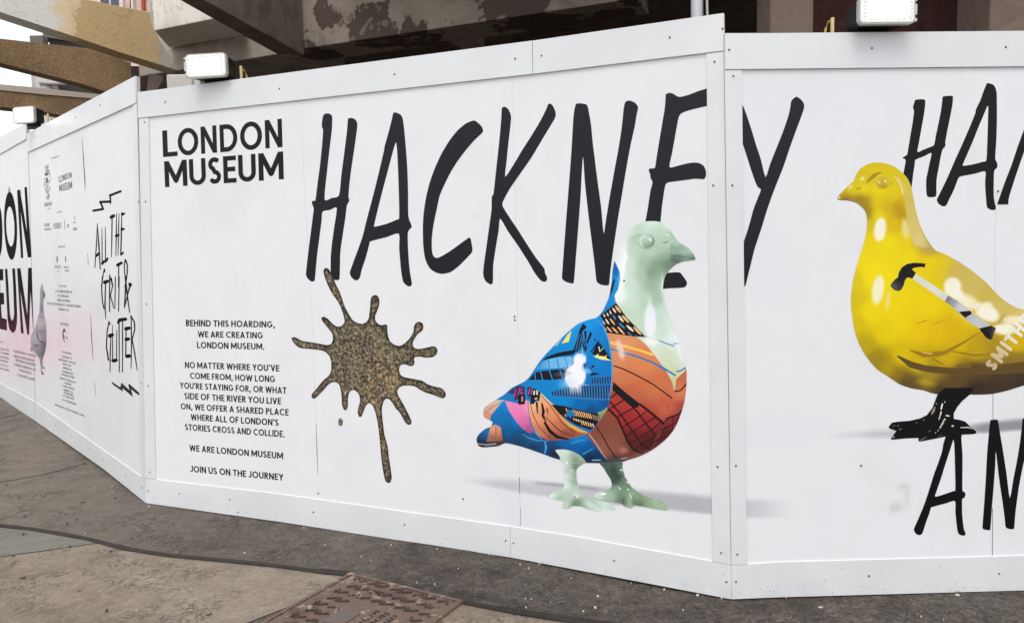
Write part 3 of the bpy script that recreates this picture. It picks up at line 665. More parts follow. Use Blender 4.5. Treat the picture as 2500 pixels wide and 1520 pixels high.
wf = facade('window', 'T4', ((1385, -300), (1755, 130)), M_FRAME, nb, o=.05)
facade('pane', 'T4', ((1430, -260), (1560, 110)), M_GLASS, wf, o=.07); facade('pane', 'T4', ((1575, -260), (1700, 110)), M_GLASS, wf, o=.07)
facade('timber_post', 'T4', ((1815, -400), (1850, 200)), M_BROWNF, nb); facade('brick_pier', 'T4', ((1990, -400), (2060, 220)), M_BRICK, nb, o=.06)
facade('downpipe', 'T4', ((1880, -400), (1890, 200)), M_FRAME, nb, o=.08)
M_SHED = mat('dark_cladding', .7, (56, 48, 46)); M_SHED2 = mat('grey_cladding', .7, (104, 96, 92)); M_PIPE = mat('pipe_grey', .5, (176, 172, 168))
sh = thing('plant_room', 'dark rooftop plant room with a sloping lid between the two upper fins', 'building', (bx('T4', (760, 560), 20).x, 20, 0))
xa, xb, z1, z0 = bx('T4', (600, 0), 20).x, bx('T4', (1115, 0), 20).x, bx('T4', (700, 540), 20).z, 0
prism('wall', [(xa+.1, 20, 0), (xb, 20, 0), (xb, 22, 0), (xa+.1, 22, 0)], [(xa+.1, 20, z1), (xb, 20, z1), (xb, 22, z1), (xa+.1, 22, z1)], M_SHED, sh)
pr = [bx('T4', q, 19.9) for q in ((600, 560), (600, 470), (660, 480), (1115, 560), (1115, 600), (650, 525))]
prism('roof', pr, [p+Vector((0, 2.2, 0)) for p in pr], M_SHED2, sh)
for xx, y0_, y1_ in ((620, 1060, 1500), (665, 1060, 1500)):
    a = bx('T4', (xx, y0_), 19.6); tube('pipe', [(a.x, 19.6, 0), (a.x, 19.6, a.z)], .2, M_PIPE, sh, 12)
a, b = bx('T4', (690, 1105), 19.5), bx('T4', (800, 1260), 19.5); tube('brace', [a, b], .06, M_PIPE, sh, 8)
a, b = bx('T4', (560, 1165), 19.4), bx('T4', (915, 1175), 19.4); tube('handrail', [a, b], .05, M_PIPE, sh, 8)
a = bx('T4', (540, 1090), 19.7); box('vent_cowl', (a.x, 19.7, a.z), ((1, 0, 0), (0, 1, 0), (0, 0, 1)), (.12, .12, .3), M_PIPE, sh, .02)
a = bx('T4', (550, 590), 19.7); box('vent_cowl', (a.x, 19.7, a.z), ((1, 0, 0), (0, 1, 0), (0, 0, 1)), (.17, .12, .13), M_SHED2, sh, .02)
# sloping pale sheet above the frame
tag(prism('tilted_panel', [at_y(p, 15) for p in px('T4', [(2080, -30), (2360, -60), (2330, 0), (2260, 130), (2140, 130), (2145, 40)])], [at_y(p, 15.3) for p in px('T4', [(2080, -30), (2360, -60), (2330, 0), (2260, 130), (2140, 130), (2145, 40)])], M_PLINTH), 'pale tilted panel above the pale flaking cross beam', 'panel')
tag(prism('rusty_post', [at_y(p, 14.5) for p in px('T4', [(2290, 20), (2420, -60), (2440, -60), (2285, 150), (2255, 150)])], [at_y(p, 14.7) for p in px('T4', [(2290, 20), (2420, -60), (2440, -60), (2285, 150), (2255, 150)])], M_SHED), 'dark slanting post against the pale tilted panel', 'post')
# ------------------------------------------------------------------ floodlights
M_BLK = mat('black_plastic', .45, (30, 31, 33)); M_CABLE = mat('yellow_cable', .55, (206, 160, 62)); M_STICK = mat('pale_lath', .7, (226, 206, 150)); M_ALU = mat('clear_rim', .25, (190, 190, 184))
M_LED = mat('led_glow', .4); e = bsdf(M_LED); e.inputs['Emission Color'].default_value = (1, .985, .94, 1); e.inputs['Emission Strength'].default_value = 9; e.inputs['Base Color'].default_value = (.8, .8, .8, 1)
M_RIM = mat('lit_lens', .2, (190, 190, 184)); _e = bsdf(M_RIM); _e.inputs['Emission Color'].default_value = (1, .985, .94, 1); _e.inputs['Emission Strength'].default_value = .34
M_DIM = mat('lens_ridge', .3, (150, 148, 138)); M_DIMG = bsdf(M_DIM); M_DIMG.inputs['Emission Color'].default_value = (1, .98, .92, 1); M_DIMG.inputs['Emission Strength'].default_value = .24
def rrect(w, h, r, n=5, cut=0):
    out = []
    for cx, cy, a0 in ((w-r, h-r, 0), (-w+r, h-r, 90), (-w+r, -h+r, 180), (w-r, -h+r, 270)):
        out += [(cx+r*math.cos(R_(a0+90*i/n)), cy+r*math.sin(R_(a0+90*i/n))) for i in range(n+1)]
    return out
def floodlight(label, pl, q, hw, hh, lath, cable, off=.1, dep=.15, face=None):
    c = pl.hit(q, off); ax, ay, az = pl.t, Vector((0, 0, 1)), Vector((pl.n.x, pl.n.y, 0)).normalized()
    if face is not None: az = ang(R_(face)); ax = ay.cross(az)
    if ax.cross(ay).dot(az) < 0: ax = -ax
    P = lambda x, y, z: c+ax*x+ay*y+az*z
    r = thing('floodlight', label, 'floodlight', P(0, -hh, -dep/2), 'LED floodlights along the top of the hoarding')
    L = rrect(hw*.97, hh*.94, hh*.28)
    prism('housing', [P(x*.9, y*.92, -dep) for x, y in L], [P(x, y, -.026) for x, y in L], M_BLK, r, .004)
    bz = prism('bezel', [P(x*1.0, y, -.026) for x, y in rrect(hw, hh, hh*.3)], [P(x*1.0, y, 0) for x, y in rrect(hw, hh, hh*.3)], M_ALU, r, .004)
    prism('lens', [P(x, y, 0) for x, y in rrect(hw*.94, hh*.88, hh*.26)], [P(x*.97, y*.97, .006) for x, y in rrect(hw*.94, hh*.88, hh*.26)], M_RIM, bz)
    prism('led_array', [P(x, y, .0065) for x, y in rrect(hw*.7, hh*.55, hh*.2)], [P(x, y, .0085) for x, y in rrect(hw*.68, hh*.53, hh*.2)], M_LED, bz)
    bm = bmesh.new()
    for i in range(7):
        for sy in (-1, 1): bm_box(bm, P((-.62+.2*i)*hw, sy*hh*.7, .0075), (ax, ay, az), (hw*.062, hh*(.035 if sy < 0 else .06), .0025))
    for sx in (-1, 1):
        for k in range(5): bm_box(bm, P(sx*hw*.83, (-.5+.25*k)*hh, .0075), (ax, ay, az), (hw*.05, hh*.05, .0025))
        for sy in (-1, 1): bm_box(bm, P(sx*hw*.8, sy*hh*.68, .0075), ((ax+ay*sx*sy).normalized(), (ay-ax*sx*sy).normalized(), az), (hw*.07, hh*.03, .003))
    from_bm('lens_ridges', bm, M_DIM, bz)
    bm = bmesh.new()
    for y0_, y1_ in ((.62, .8), (-.35, .4), (-.82, -.6)): bm_box(bm, P(-hw*1.03*cable, (y0_+y1_)/2*hh, -.012), (ax, ay, az), (hw*.05, (y1_-y0_)/2*hh, .01))
    from_bm('hinge_tab', bm, M_ALU, bz)
    box('bracket', P(0, -hh-.012, -dep*.86), (ax, ay, az), (hw*.55, .022, .018), M_BLK, r, .004)
    box('lath', P(lath*hw, -hh*.05-.02, -dep-.016), (ax, ay, az), (.006, hh*.72, .006), M_STICK, r, .001)
    tube('cable', [P(lath*hw-cable*.002, hh*.2, -dep-.03), P(lath*hw+cable*.012, hh*.05, -dep-.03), P(lath*hw+cable*.022, -hh*.4, -dep-.035), P(lath*hw+cable*.026, -hh*1.25, -dep-.04), P(lath*hw+cable*.026, -hh*3, -dep-.04)], .0055, M_CABLE, r)
    return r
floodlight('lit white floodlight on the top trim above the LONDON MUSEUM title', PM, (529, 168), .122, .066, 1.12, 1, .085, .13, -98)
floodlight('lit white floodlight on the top trim above the yellow pigeon', PR, (2141.5, 39.5), .12, .058, -1.33, -1, .085, .15)
floodlight('lit white floodlight at the step between the two left hoarding bays', PL, (85, 284), .11, .072, 1.1, 1, .085, .12, -104)

# ------------------------------------------------------------------ hand lettering
def letters(pl, parent, k, m, off, *shapes):
    for outer, holes in shapes:
        ink('letter', pl, off, [smooth_poly(px(k, outer))], parent, m, [smooth_poly(px(k, h)) for h in holes])
H_ = [(178,185),(195,172),(220,172),(240,187),(244,215),(240,300),(225,420),(205,600),(187,800),(240,788),(293,770),(310,620),(330,470),(350,310),(358,215),(365,206),(392,205),(418,222),(427,255),(420,320),(405,430),(385,560),(370,680),(362,780),(369,800),(366,815),(350,845),(340,930),(320,1060),(303,1180),(300,1280),(297,1375),(285,1388),(262,1388),(240,1372),(232,1345),(232,1230),(240,1130),(258,1000),(277,860),(225,877),(173,888),(165,960),(148,1090),(130,1230),(117,1380),(105,1398),(88,1398),(65,1378),(52,1355),(52,1330),(65,1210),(80,1090),(98,950),(108,870),(97,835),(94,820),(103,808),(120,805),(135,690),(155,540),(170,390),(176,295),(168,270),(168,235)]
A_ = [(692,165),(725,170),(748,185),(760,215),(770,290),(780,400),(792,560),(798,740),(800,920),(824,990),(822,1005),(797,1038),(797,1130),(803,1240),(812,1330),(826,1410),(822,1428),(806,1436),(785,1425),(762,1400),(750,1340),(740,1250),(733,1150),(730,1048),(640,1075),(525,1105),(515,1125),(490,1220),(460,1310),(445,1370),(430,1388),(412,1390),(385,1370),(372,1340),(375,1320),(400,1250),(430,1170),(465,1070),(500,930),(540,780),(580,620),(620,450),(628,405),(655,310),(678,220)]
A_h = [(710,385),(716,420),(722,520),(728,680),(733,850),(732,938),(720,945),(640,978),(555,998),(550,985),(570,900),(610,740),(650,590),(690,440),(705,390)]
C_ = [(1275,223),(1300,232),(1335,265),(1347,295),(1338,315),(1280,370),(1220,440),(1160,520),(1110,600),(1060,700),(1030,770),(1010,860),(985,980),(972,1080),(972,1160),(978,1200),(995,1223),(1025,1223),(1100,1180),(1170,1130),(1243,1078),(1258,1095),(1266,1140),(1269,1165),(1262,1190),(1220,1235),(1170,1285),(1110,1330),(1050,1343),(1000,1333),(960,1305),(935,1265),(918,1210),(908,1120),(906,1000),(912,900),(930,780),(955,680),(990,580),(1040,470),(1100,370),(1160,295),(1220,245)]
letters(PM, HM, 'H1', M_INK, .0006, (H_, []), (A_, [A_h]), (C_, []))
K_ = [(216,190),(225,177),(240,176),(262,192),(276,220),(282,255),(275,330),(262,440),(250,560),(240,668),(300,580),(360,480),(430,370),(490,270),(530,190),(542,158),(558,153),(575,168),(592,205),(596,235),(585,265),(540,340),(480,440),(420,540),(350,640),(280,740),(240,810),(220,865),(260,935),(330,1040),(400,1150),(460,1240),(515,1310),(520,1340),(536,1378),(530,1398),(512,1405),(488,1392),(450,1345),(400,1260),(330,1150),(260,1050),(205,960),(195,1040),(175,1160),(157,1280),(154,1400),(148,1420),(130,1420),(105,1402),(90,1375),(85,1340),(92,1270),(108,1160),(130,1000),(144,900),(145,835),(147,805),(158,785),(170,680),(185,540),(200,400),(212,270)]
N_ = [(737,157),(775,152),(808,158),(820,172),(832,230),(845,310),(855,420),(870,540),(890,700),(915,880),(933,1065),(950,960),(975,810),(1005,640),(1035,480),(1060,320),(1072,200),(1080,155),(1090,137),(1115,132),(1150,145),(1172,170),(1174,190),(1165,230),(1150,320),(1125,430),(1095,590),(1060,800),(1030,980),(1000,1180),(980,1330),(972,1415),(965,1428),(950,1430),(915,1425),(890,1410),(880,1385),(870,1290),(850,1130),(825,930),(800,700),(788,525),(780,620),(770,810),(755,1010),(740,1200),(730,1330),(722,1410),(712,1416),(690,1412),(655,1398),(640,1378),(642,1330),(655,1150),(670,950),(690,700),(705,500),(715,330),(722,230)]
letters(PM, HM, 'H2', M_INK, .0006, (K_, []), (N_, []))
E_ = [(388,150),(390,135),(410,126),(435,130),(468,150),(490,151),(540,138),(600,115),(655,98),(660,98),(660,211),(655,212),(600,225),(530,243),(495,258),(478,275),(468,310),(450,410),(430,520),(413,610),(460,603),(520,588),(570,580),(605,583),(635,600),(650,630),(652,660),(645,682),(632,689),(580,686),(500,697),(430,706),(400,712),(388,725),(380,760),(365,860),(345,1000),(255,1000),(270,890),(290,760),(303,710),(290,680),(285,650),(277,630),(288,618),(318,614),(330,540),(350,420),(370,300),(383,220)]
E_f = [(330,1300),(400,1299),(470,1295),(490,1305),(522,1350),(528,1370),(515,1392),(480,1398),(400,1401),(330,1403)]
ink('letter', PM, .0006, [smooth_poly(px('H3', E_)), smooth_poly(px('H3', E_f))], HM, M_INK)
Y_ = [(880,198),(884,202),(897,218),(920,280),(950,370),(980,470),(1010,560),(1040,675),(1070,590),(1110,490),(1150,390),(1185,290),(1200,230),(1207,185),(1215,170),(1242,150),(1275,172),(1290,195),(1292,225),(1270,290),(1240,370),(1200,480),(1160,600),(1120,700),(1085,790),(1050,890),(1010,1020),(970,1140),(945,1240),(925,1320),(912,1375),(902,1388),(886,1390),(880,1390),(880,1140),(886,1130),(900,1090),(930,1000),(960,890),(990,810),(1010,758),(990,740),(975,710),(950,640),(915,530),(884,437),(880,425)]
letters(PR, HR, 'H3', M_INK, .0006, (Y_, []))
H2_ = [(388,275),(400,265),(455,260),(485,265),(495,280),(490,350),(475,450),(455,560),(432,690),(415,795),(470,775),(530,750),(583,725),(600,640),(630,500),(655,370),(668,270),(672,235),(720,226),(765,226),(776,240),(770,320),(745,450),(720,570),(697,700),(702,718),(690,748),(670,770),(650,850),(630,960),(610,1070),(608,1150),(606,1235),(590,1250),(550,1255),(520,1248),(508,1225),(503,1130),(505,1070),(515,1020),(535,920),(558,805),(480,840),(395,875),(385,940),(370,1030),(352,1170),(320,1150),(260,1100),(275,1000),(295,880),(268,858),(268,850),(300,830),(312,815),(325,740),(350,590),(370,470),(380,375),(370,355),(372,330)]
A2_ = [(1120,97),(1160,103),(1190,118),(1207,145),(1220,200),(1222,330),(1222,500),(1215,700),(1205,860),(1222,900),(1228,935),(1220,960),(1195,985),(1190,1100),(1190,1240),(1200,1310),(1212,1360),(1205,1380),(1170,1385),(1130,1365),(1118,1335),(1108,1220),(1102,1100),(1105,992),(1000,1015),(870,1040),(835,1055),(815,1100),(780,1190),(740,1270),(715,1325),(700,1342),(670,1345),(630,1320),(612,1285),(620,1260),(680,1140),(740,1010),(800,870),(860,740),(930,580),(1000,410),(1010,360),(1050,280),(1090,170),(1115,110)]
A2_h = [(1130,328),(1135,345),(1132,450),(1128,600),(1122,760),(1115,880),(1080,895),(980,920),(878,935),(885,900),(920,820),(980,680),(1040,530),(1100,390),(1120,340)]
M2_ = [(1227,1320),(1240,1280),(1300,1110),(1370,930),(1430,750),(1497,570),(1600,310),(1640,260),(1690,280),(1680,330),(1500,790),(1440,960),(1390,1110),(1345,1255),(1338,1320),(1325,1328),(1235,1328)]
letters(PR, HR, 'Y2', M_INK2, .0006, (H2_, []), (A2_, [A2_h]), (M2_, []))
A3_ = [(640,500),(773,500),(775,560),(785,700),(785,850),(785,1030),(805,1050),(812,1075),(800,1105),(782,1115),(782,1240),(790,1330),(800,1390),(813,1425),(808,1443),(790,1447),(755,1435),(740,1405),(730,1330),(720,1230),(717,1130),(640,1150),(510,1185),(498,1190),(480,1250),(450,1330),(425,1410),(410,1435),(388,1442),(360,1430),(342,1400),(345,1375),(400,1250),(440,1150),(480,1030),(520,900),(560,790),(595,690),(605,640),(612,600),(630,545)]
A3_h = [(703,570),(710,620),(715,750),(718,900),(720,1030),(700,1040),(600,1075),(535,1090),(545,1050),(590,920),(630,790),(670,670),(695,590)]
N2_ = [(1040,395),(1060,388),(1095,388),(1110,398),(1130,520),(1160,700),(1190,900),(1218,1105),(1250,930),(1280,780),(1310,600),(1328,450),(1335,380),(1345,376),(1420,376),(1430,400),(1390,600),(1340,800),(1300,1010),(1270,1230),(1258,1375),(1245,1387),(1220,1387),(1190,1378),(1178,1360),(1170,1280),(1150,1130),(1120,930),(1090,680),(1085,800),(1070,1000),(1055,1180),(1040,1385),(1025,1396),(990,1392),(968,1380),(970,1330),(985,1130),(1000,900),(1010,700),(1022,560),(1032,450)]
letters(PR, HR, 'AN', M_INK2, .0006, (A3_, [A3_h]), (N2_, []))
# ------------------------------------------------------------------ set type on the main bay
def lerp2(a, b, f): return (a[0]+(b[0]-a[0])*f, a[1]+(b[1]-a[1])*f)
def logo(pl, parent, k, q, word, ext, w, off=.0006):
    """one part per word, letters at measured places along the line"""
    q = px(k, q); polys = []; x0, x1 = ext[0][0], ext[-1][1]
    for ch, (a, b) in zip(word, ext):
        f0, f1 = (a-x0)/(x1-x0), (b-x0)/(x1-x0); W_, ss = glyph(ch, w)
        P = [p for st in ss for p in brush(st, w, False)]
        polys += set_text(P, W_, pl, [lerp2(q[0], q[1], f0), lerp2(q[0], q[1], f1), lerp2(q[3], q[2], f1), lerp2(q[3], q[2], f0)])
    return ink('title_word', pl, off, polys, parent, M_TXT)
logo(PM, HM, 'M1', [(182,193),(1133,97),(1140,323),(190,403)], 'LONDON', [(182,299),(303,468),(488,615),(640,780),(802,978),(1002,1139)], .172)
logo(PM, HM, 'M1', [(197,437),(1144,357),(1150,578),(206,642)], 'MUSEUM', [(197,378),(395,527),(548,648),(668,771),(788,928),(950,1150)], .172)
BODY = [("BEHIND THIS HOARDING,", (175,130),(884,143),(884,193),(175,182)), ("WE ARE CREATING", (270,221),(788,230),(788,280),(272,269)), ("LONDON MUSEUM.", (263,305),(800,318),(800,368),(265,356)),
 ("NO MATTER WHERE YOU'VE", (167,464),(918,490),(918,541),(169,513)), ("COME FROM, HOW LONG", (208,550),(884,576),(885,627),(210,598)), ("YOU'RE STAYING FOR, OR WHAT", (128,627),(975,667),(975,718),(130,675)),
 ("SIDE OF THE RIVER YOU LIVE", (163,710),(933,752),(933,803),(165,760)), ("ON, WE OFFER A SHARED PLACE", (133,793),(992,840),(992,892),(136,840)), ("WHERE ALL OF LONDON'S", (213,878),(913,921),(913,973),(215,927)),
 ("STORIES CROSS AND COLLIDE.", (167,957),(962,1012),(962,1064),(170,1006)), ("WE ARE LONDON MUSEUM", (202,1122),(948,1185),(948,1237),(205,1172)), ("JOIN US ON THE JOURNEY", (209,1287),(950,1355),(950,1407),(212,1338))]
for t, *q in BODY:
    P, W_ = text_polys(t, .178, .105); ink('text_line', PM, .0006, set_text(P, W_, PM, px('M2', q)), HM, M_TXT)
# ------------------------------------------------------------------ gold splat
SPL = [(240,55),(252,38),(270,40),(285,60),(300,90),(320,140),(345,190),(358,225),(380,290),(410,345),(430,375),(460,395),(495,402),(520,390),(535,370),(540,340),(545,300),(548,255),(555,225),(575,213),(595,220),(606,245),(604,280),(590,320),(578,350),(580,380),(600,403),(625,410),(645,405),(658,415),(658,450),(665,490),(680,520),(710,540),(740,545),(770,530),(805,495),(828,455),(832,420),(845,395),(865,388),(885,395),(894,420),(885,445),(860,465),(840,490),(825,520),(825,545),(840,562),(870,565),(910,558),(950,548),(975,553),(985,575),(978,600),(955,618),(910,622),(870,615),(840,618),(832,630),(835,655),(828,672),(808,677),(780,667),(755,665),(738,680),(735,705),(745,735),(770,750),(810,757),(850,765),(885,772),(920,795),(965,810),(1010,820),(1035,845),(1040,865),(1030,883),(1010,886),(960,865),(910,850),(870,830),(840,810),(800,803),(760,805),(735,818),(722,840),(730,870),(750,905),(775,950),(800,1000),(815,1035),(812,1055),(795,1060),(775,1045),(755,1010),(735,975),(710,950),(690,915),(670,893),(650,890),(635,905),(622,950),(625,1010),(632,1070),(640,1130),(660,1200),(668,1270),(680,1350),(686,1400),(680,1430),(665,1440),(645,1425),(632,1370),(620,1290),(612,1200),(605,1120),(595,1050),(580,980),(565,940),(548,920),(530,922),(512,945),(498,985),(488,1005),(475,1008),(465,985),(468,950),(478,915),(478,880),(465,850),(440,833),(418,838),(405,860),(400,900),(400,940),(390,962),(375,962),(362,930),(360,885),(355,840),(345,800),(325,783),(300,782),(270,800),(235,840),(200,875),(180,890),(165,882),(165,860),(190,830),(215,800),(240,770),(275,740),(290,710),(292,670),(290,640),(275,605),(245,580),(200,570),(150,565),(95,560),(65,545),(40,515),(32,495),(48,488),(70,495),(100,512),(150,520),(210,530),(260,540),(290,533),(302,505),(300,470),(280,440),(255,410),(232,380),(228,362),(245,355),(270,370),(300,400),(330,420),(360,415),(378,390),(375,360),(360,310),(340,265),(320,235),(295,200),(270,150),(250,100)]
spl = smooth_poly(px('S', SPL)); spa = np.array(spl)
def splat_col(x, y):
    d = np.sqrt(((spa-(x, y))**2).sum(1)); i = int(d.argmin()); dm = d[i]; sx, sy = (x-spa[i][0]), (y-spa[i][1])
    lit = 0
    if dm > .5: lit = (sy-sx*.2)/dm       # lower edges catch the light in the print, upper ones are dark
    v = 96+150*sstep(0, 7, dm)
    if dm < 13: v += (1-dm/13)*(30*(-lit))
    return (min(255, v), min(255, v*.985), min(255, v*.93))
cen = [(352, 1043)]
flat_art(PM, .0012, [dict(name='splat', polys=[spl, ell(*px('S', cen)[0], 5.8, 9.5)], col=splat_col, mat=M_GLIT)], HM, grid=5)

# ------------------------------------------------------------------ mural pigeon (a flat print)
def L_(name, k, *polys, col=(0, 0, 0), **kw): return dict(name=name, polys=[px(k, p) for p in polys], col=col, **kw)
def B_(name, k, pts, w, col, caps=False):
    x0, y0, s = K[k]; ws = w if isinstance(w, (int, float)) else list(w)
    ws = ws/s if isinstance(ws, (int, float)) else [a/s for a in ws]
    return dict(name=name, polys=brush(px(k, pts), ws, caps), col=col)
SIL = smooth_poly(px('P1', [(880,39),(930,45),(965,70),(985,105),(1010,140),(1035,155),(1060,170),(1085,200),(1094,222),(1085,230),(1040,235),(1000,250),(970,275),(948,305),(938,340),(936,380),(945,430),(962,490),(985,550),(1010,620),(1035,700),(1050,770),(1050,840),(1040,920),(1015,1000),(985,1060),(940,1110),(880,1155),(820,1185),(770,1200),(735,1212),(680,1217),(600,1217),(550,1215),(430,1200),(330,1165),(250,1138),(200,1125),(165,1120),(130,1135),(60,1140),(35,1130),(27,1100),(40,1075),(70,1050),(95,1040),(105,1020),(100,1012),(65,995),(60,970),(70,945),(110,915),(160,885),(200,850),(260,820),(290,790),(340,715),(400,650),(460,590),(520,540),(575,518),(610,510),(640,480),(660,440),(675,400),(685,340),(690,280),(700,230),(715,170),(740,110),(780,70),(830,45)]), 3)
ORG = field('P1', [(750,630,(218,138,92)),(850,720,(216,124,74)),(720,720,(216,128,84)),(900,850,(200,106,66)),(1020,870,(206,112,74)),(1045,800,(190,98,62)),(750,800,(205,112,70)),(760,870,(190,92,60)),(960,950,(192,88,62)),(650,1050,(128,66,52)),(700,1150,(138,74,58)),(640,1150,(140,82,64)),(800,1170,(102,50,42)),(950,1080,(104,40,40)),(870,1130,(92,40,38)),(850,1000,(170,56,48)),(1000,1000,(165,62,50)),(600,1150,(120,66,54)),(700,1205,(70,56,54)),(1030,960,(160,66,52)),(720,960,(140,62,50))])
RED = field('P4', [(500,810,(172,58,48)),(600,900,(170,54,48)),(740,930,(176,58,50)),(600,1000,(154,44,42)),(740,1080,(150,40,42)),(850,1050,(144,42,42)),(700,1200,(104,32,34)),(640,1300,(80,30,32)),(800,1250,(72,26,30)),(1040,1060,(134,42,42)),(980,1180,(84,28,32)),(1090,1020,(124,42,42))])
MINT = field('P1', eps=12., samples=[(880,46,(226,238,226)),(860,75,(206,226,208)),(740,150,(226,234,229)),(720,200,(228,234,230)),(770,95,(214,226,216)),(725,260,(238,243,240)),(722,330,(240,244,242)),(770,250,(208,224,208)),(900,90,(196,220,198)),(900,120,(182,208,184)),(820,90,(194,216,196)),(800,140,(178,202,182)),(790,180,(192,214,194)),(880,190,(186,210,188)),(930,180,(178,203,180)),(960,150,(190,212,192)),(985,190,(164,188,166)),(940,215,(146,172,148)),(950,245,(108,132,110)),(985,245,(96,120,100)),(900,250,(134,158,134)),(880,290,(130,154,130)),(850,240,(168,192,170)),(830,300,(176,202,178)),(780,350,(204,226,206)),(760,300,(210,228,212)),(925,350,(186,208,190)),(932,320,(150,174,152)),(895,350,(150,176,150)),(900,410,(166,192,166)),(850,420,(190,214,190)),(780,430,(206,226,208)),(730,400,(244,247,246)),(760,480,(196,218,196)),(830,560,(198,218,196)),(930,480,(200,220,204)),(950,560,(206,224,208)),(985,600,(230,238,232)),(1015,650,(226,232,226)),(1030,720,(214,224,208)),(880,650,(218,228,210)),(960,700,(206,218,186)),(900,620,(210,226,208)),(985,770,(204,212,170)),(985,830,(196,200,150)),(1045,195,(150,176,154)),(1020,180,(170,196,174)),(1060,190,(186,208,190)),(1040,222,(104,128,108)),(1000,225,(110,136,114)),(1080,212,(150,174,156))])
BLU = field('P2', [(1150,110,(12,148,222)),(1000,180,(20,148,216)),(900,250,(10,140,212)),(1250,200,(10,128,208)),(1150,330,(8,132,206)),(1280,400,(8,112,188)),(1200,500,(8,130,205)),(1200,600,(4,120,196)),(1200,850,(4,104,178)),(1280,850,(6,84,152)),(1100,900,(4,104,176)),(1150,950,(8,70,124)),(900,800,(0,134,206)),(780,680,(6,132,202)),(600,720,(16,132,200)),(620,640,(20,130,196)),(400,830,(28,116,180)),(250,950,(16,122,188)),(330,900,(10,130,200)),(300,1020,(12,110,176)),(350,1150,(12,92,150)),(240,1080,(8,110,176)),(450,1060,(12,116,184)),(450,1200,(22,76,120)),(600,1230,(30,90,140)),(600,1310,(24,56,92)),(450,1270,(26,58,94)),(800,1380,(24,44,72)),(700,1330,(20,70,120)),(900,1230,(10,96,160)),(1000,1200,(16,128,198)),(1080,1200,(14,120,190)),(1150,1300,(2,84,150)),(1000,1320,(4,90,158)),(1250,1400,(4,52,94)),(1150,1420,(10,40,70)),(100,1200,(26,86,136)),(150,1150,(24,110,170)),(80,1250,(24,40,66)),(100,1290,(24,22,36)),(200,1285,(44,44,50)),(310,1240,(30,66,104))])
PNK = field('P2', [(420,900,(240,128,186)),(470,960,(236,124,182)),(520,1050,(214,112,166)),(560,1130,(180,84,140)),(540,930,(238,150,186)),(360,880,(236,140,190))])
PEA = field('P2', [(600,900,(240,178,136)),(700,850,(236,170,124)),(640,1020,(232,156,112)),(780,980,(224,144,96)),(720,1150,(200,112,78)),(850,1100,(200,112,76)),(900,1190,(150,76,58)),(1000,1180,(150,80,58)),(1050,1150,(176,98,60)),(650,1150,(206,128,98)),(780,1220,(140,80,66)),(740,1040,(220,140,100))])
BLK = (25, 21, 26); NAV = (17, 20, 38); LBL = (62, 134, 184); CRM = (240, 226, 196); PCH = (242, 186, 124)
_O0 = ORG
def ORG(x, y): r_, g_, b_ = _O0(x, y); return (r_*1.02, g_*1.08, b_*1.12)
ly = [dict(name='pigeon_print', polys=[SIL], col=ORG)]
A = ly.append
# chest: red grid, bands and stripes
A(L_('pigeon_print', 'P4', [(430,830),(460,755),(490,780),(660,920),(700,905),(955,1085),(880,1190),(820,1325),(740,1365),(690,1340),(600,1240),(510,1040),(420,930)], col=RED))
A(L_('pigeon_print', 'P4', [(970,1030),(1095,985),(1140,930),(1170,930),(1125,1000),(1070,1110),(980,1210),(900,1265),(850,1300),(930,1180),(962,1100)], col=RED))
A(L_('pigeon_print', 'P4', [(463,675),(590,785),(722,888),(692,926),(640,918),(540,830),(452,752)], col=BLK))
for pts, w in (([(410,930),(500,1020),(560,1150),(600,1250),(660,1330),(760,1368)], 15), ([(428,862),(520,970),(620,1110),(690,1210),(740,1280),(820,1322)], 11), ([(640,905),(700,970),(780,1080),(870,1190)], 12), ([(715,888),(840,985),(955,1082)], 17), ([(425,842),(500,782)], 10), ([(440,930),(562,850)], 10), ([(510,1010),(690,905)], 9), ([(550,1110),(650,1050),(782,958)], 8), ([(590,1195),(720,1110),(862,1018)], 8), ([(620,1270),(800,1160),(915,1066)], 7), ([(660,1322),(720,1290),(872,1190)], 7), ([(810,1292),(870,1240),(960,1205)], 5), ([(962,1065),(976,1026),(1090,985),(1135,935)], 10), ([(920,1140),(1080,1058),(1120,1030)], 7), ([(1042,1008),(1022,1180)], 6), ([(962,1098),(900,1262)], 6), ([(1090,985),(1070,1095)], 6)):
    A(B_('pigeon_print', 'P4', pts, w*1.35, (40, 15, 19)))
A(B_('pigeon_print', 'P4', [(425,297),(500,312),(640,352),(740,380),(850,418)], [22,22,22,22,26], (250, 198, 84)))
A(B_('pigeon_print', 'P4', [(438,357),(550,392),(700,434),(850,494),(1062,616)], 19, (62, 122, 172)))
A(B_('pigeon_print', 'P4', [(464,520),(560,552),(700,620),(850,702),(1030,834)], 13, (52, 16, 18)))
A(B_('pigeon_print', 'P4', [(1046,770),(1110,758),(1170,690)], 13, (52, 16, 18)))
A(B_('pigeon_print', 'P4', [(220,1165),(300,1270),(395,1428)], 15, (176, 142, 130)))
A(B_('pigeon_print', 'P4', [(290,1090),(350,1180),(420,1310),(495,1412)], 11, (50, 18, 24)))
A(B_('pigeon_print', 'P4', [(975,915),(1010,912)], 9, (160, 72, 46))); A(B_('pigeon_print', 'P4', [(985,945),(1003,940)], 9, (160, 72, 46)))
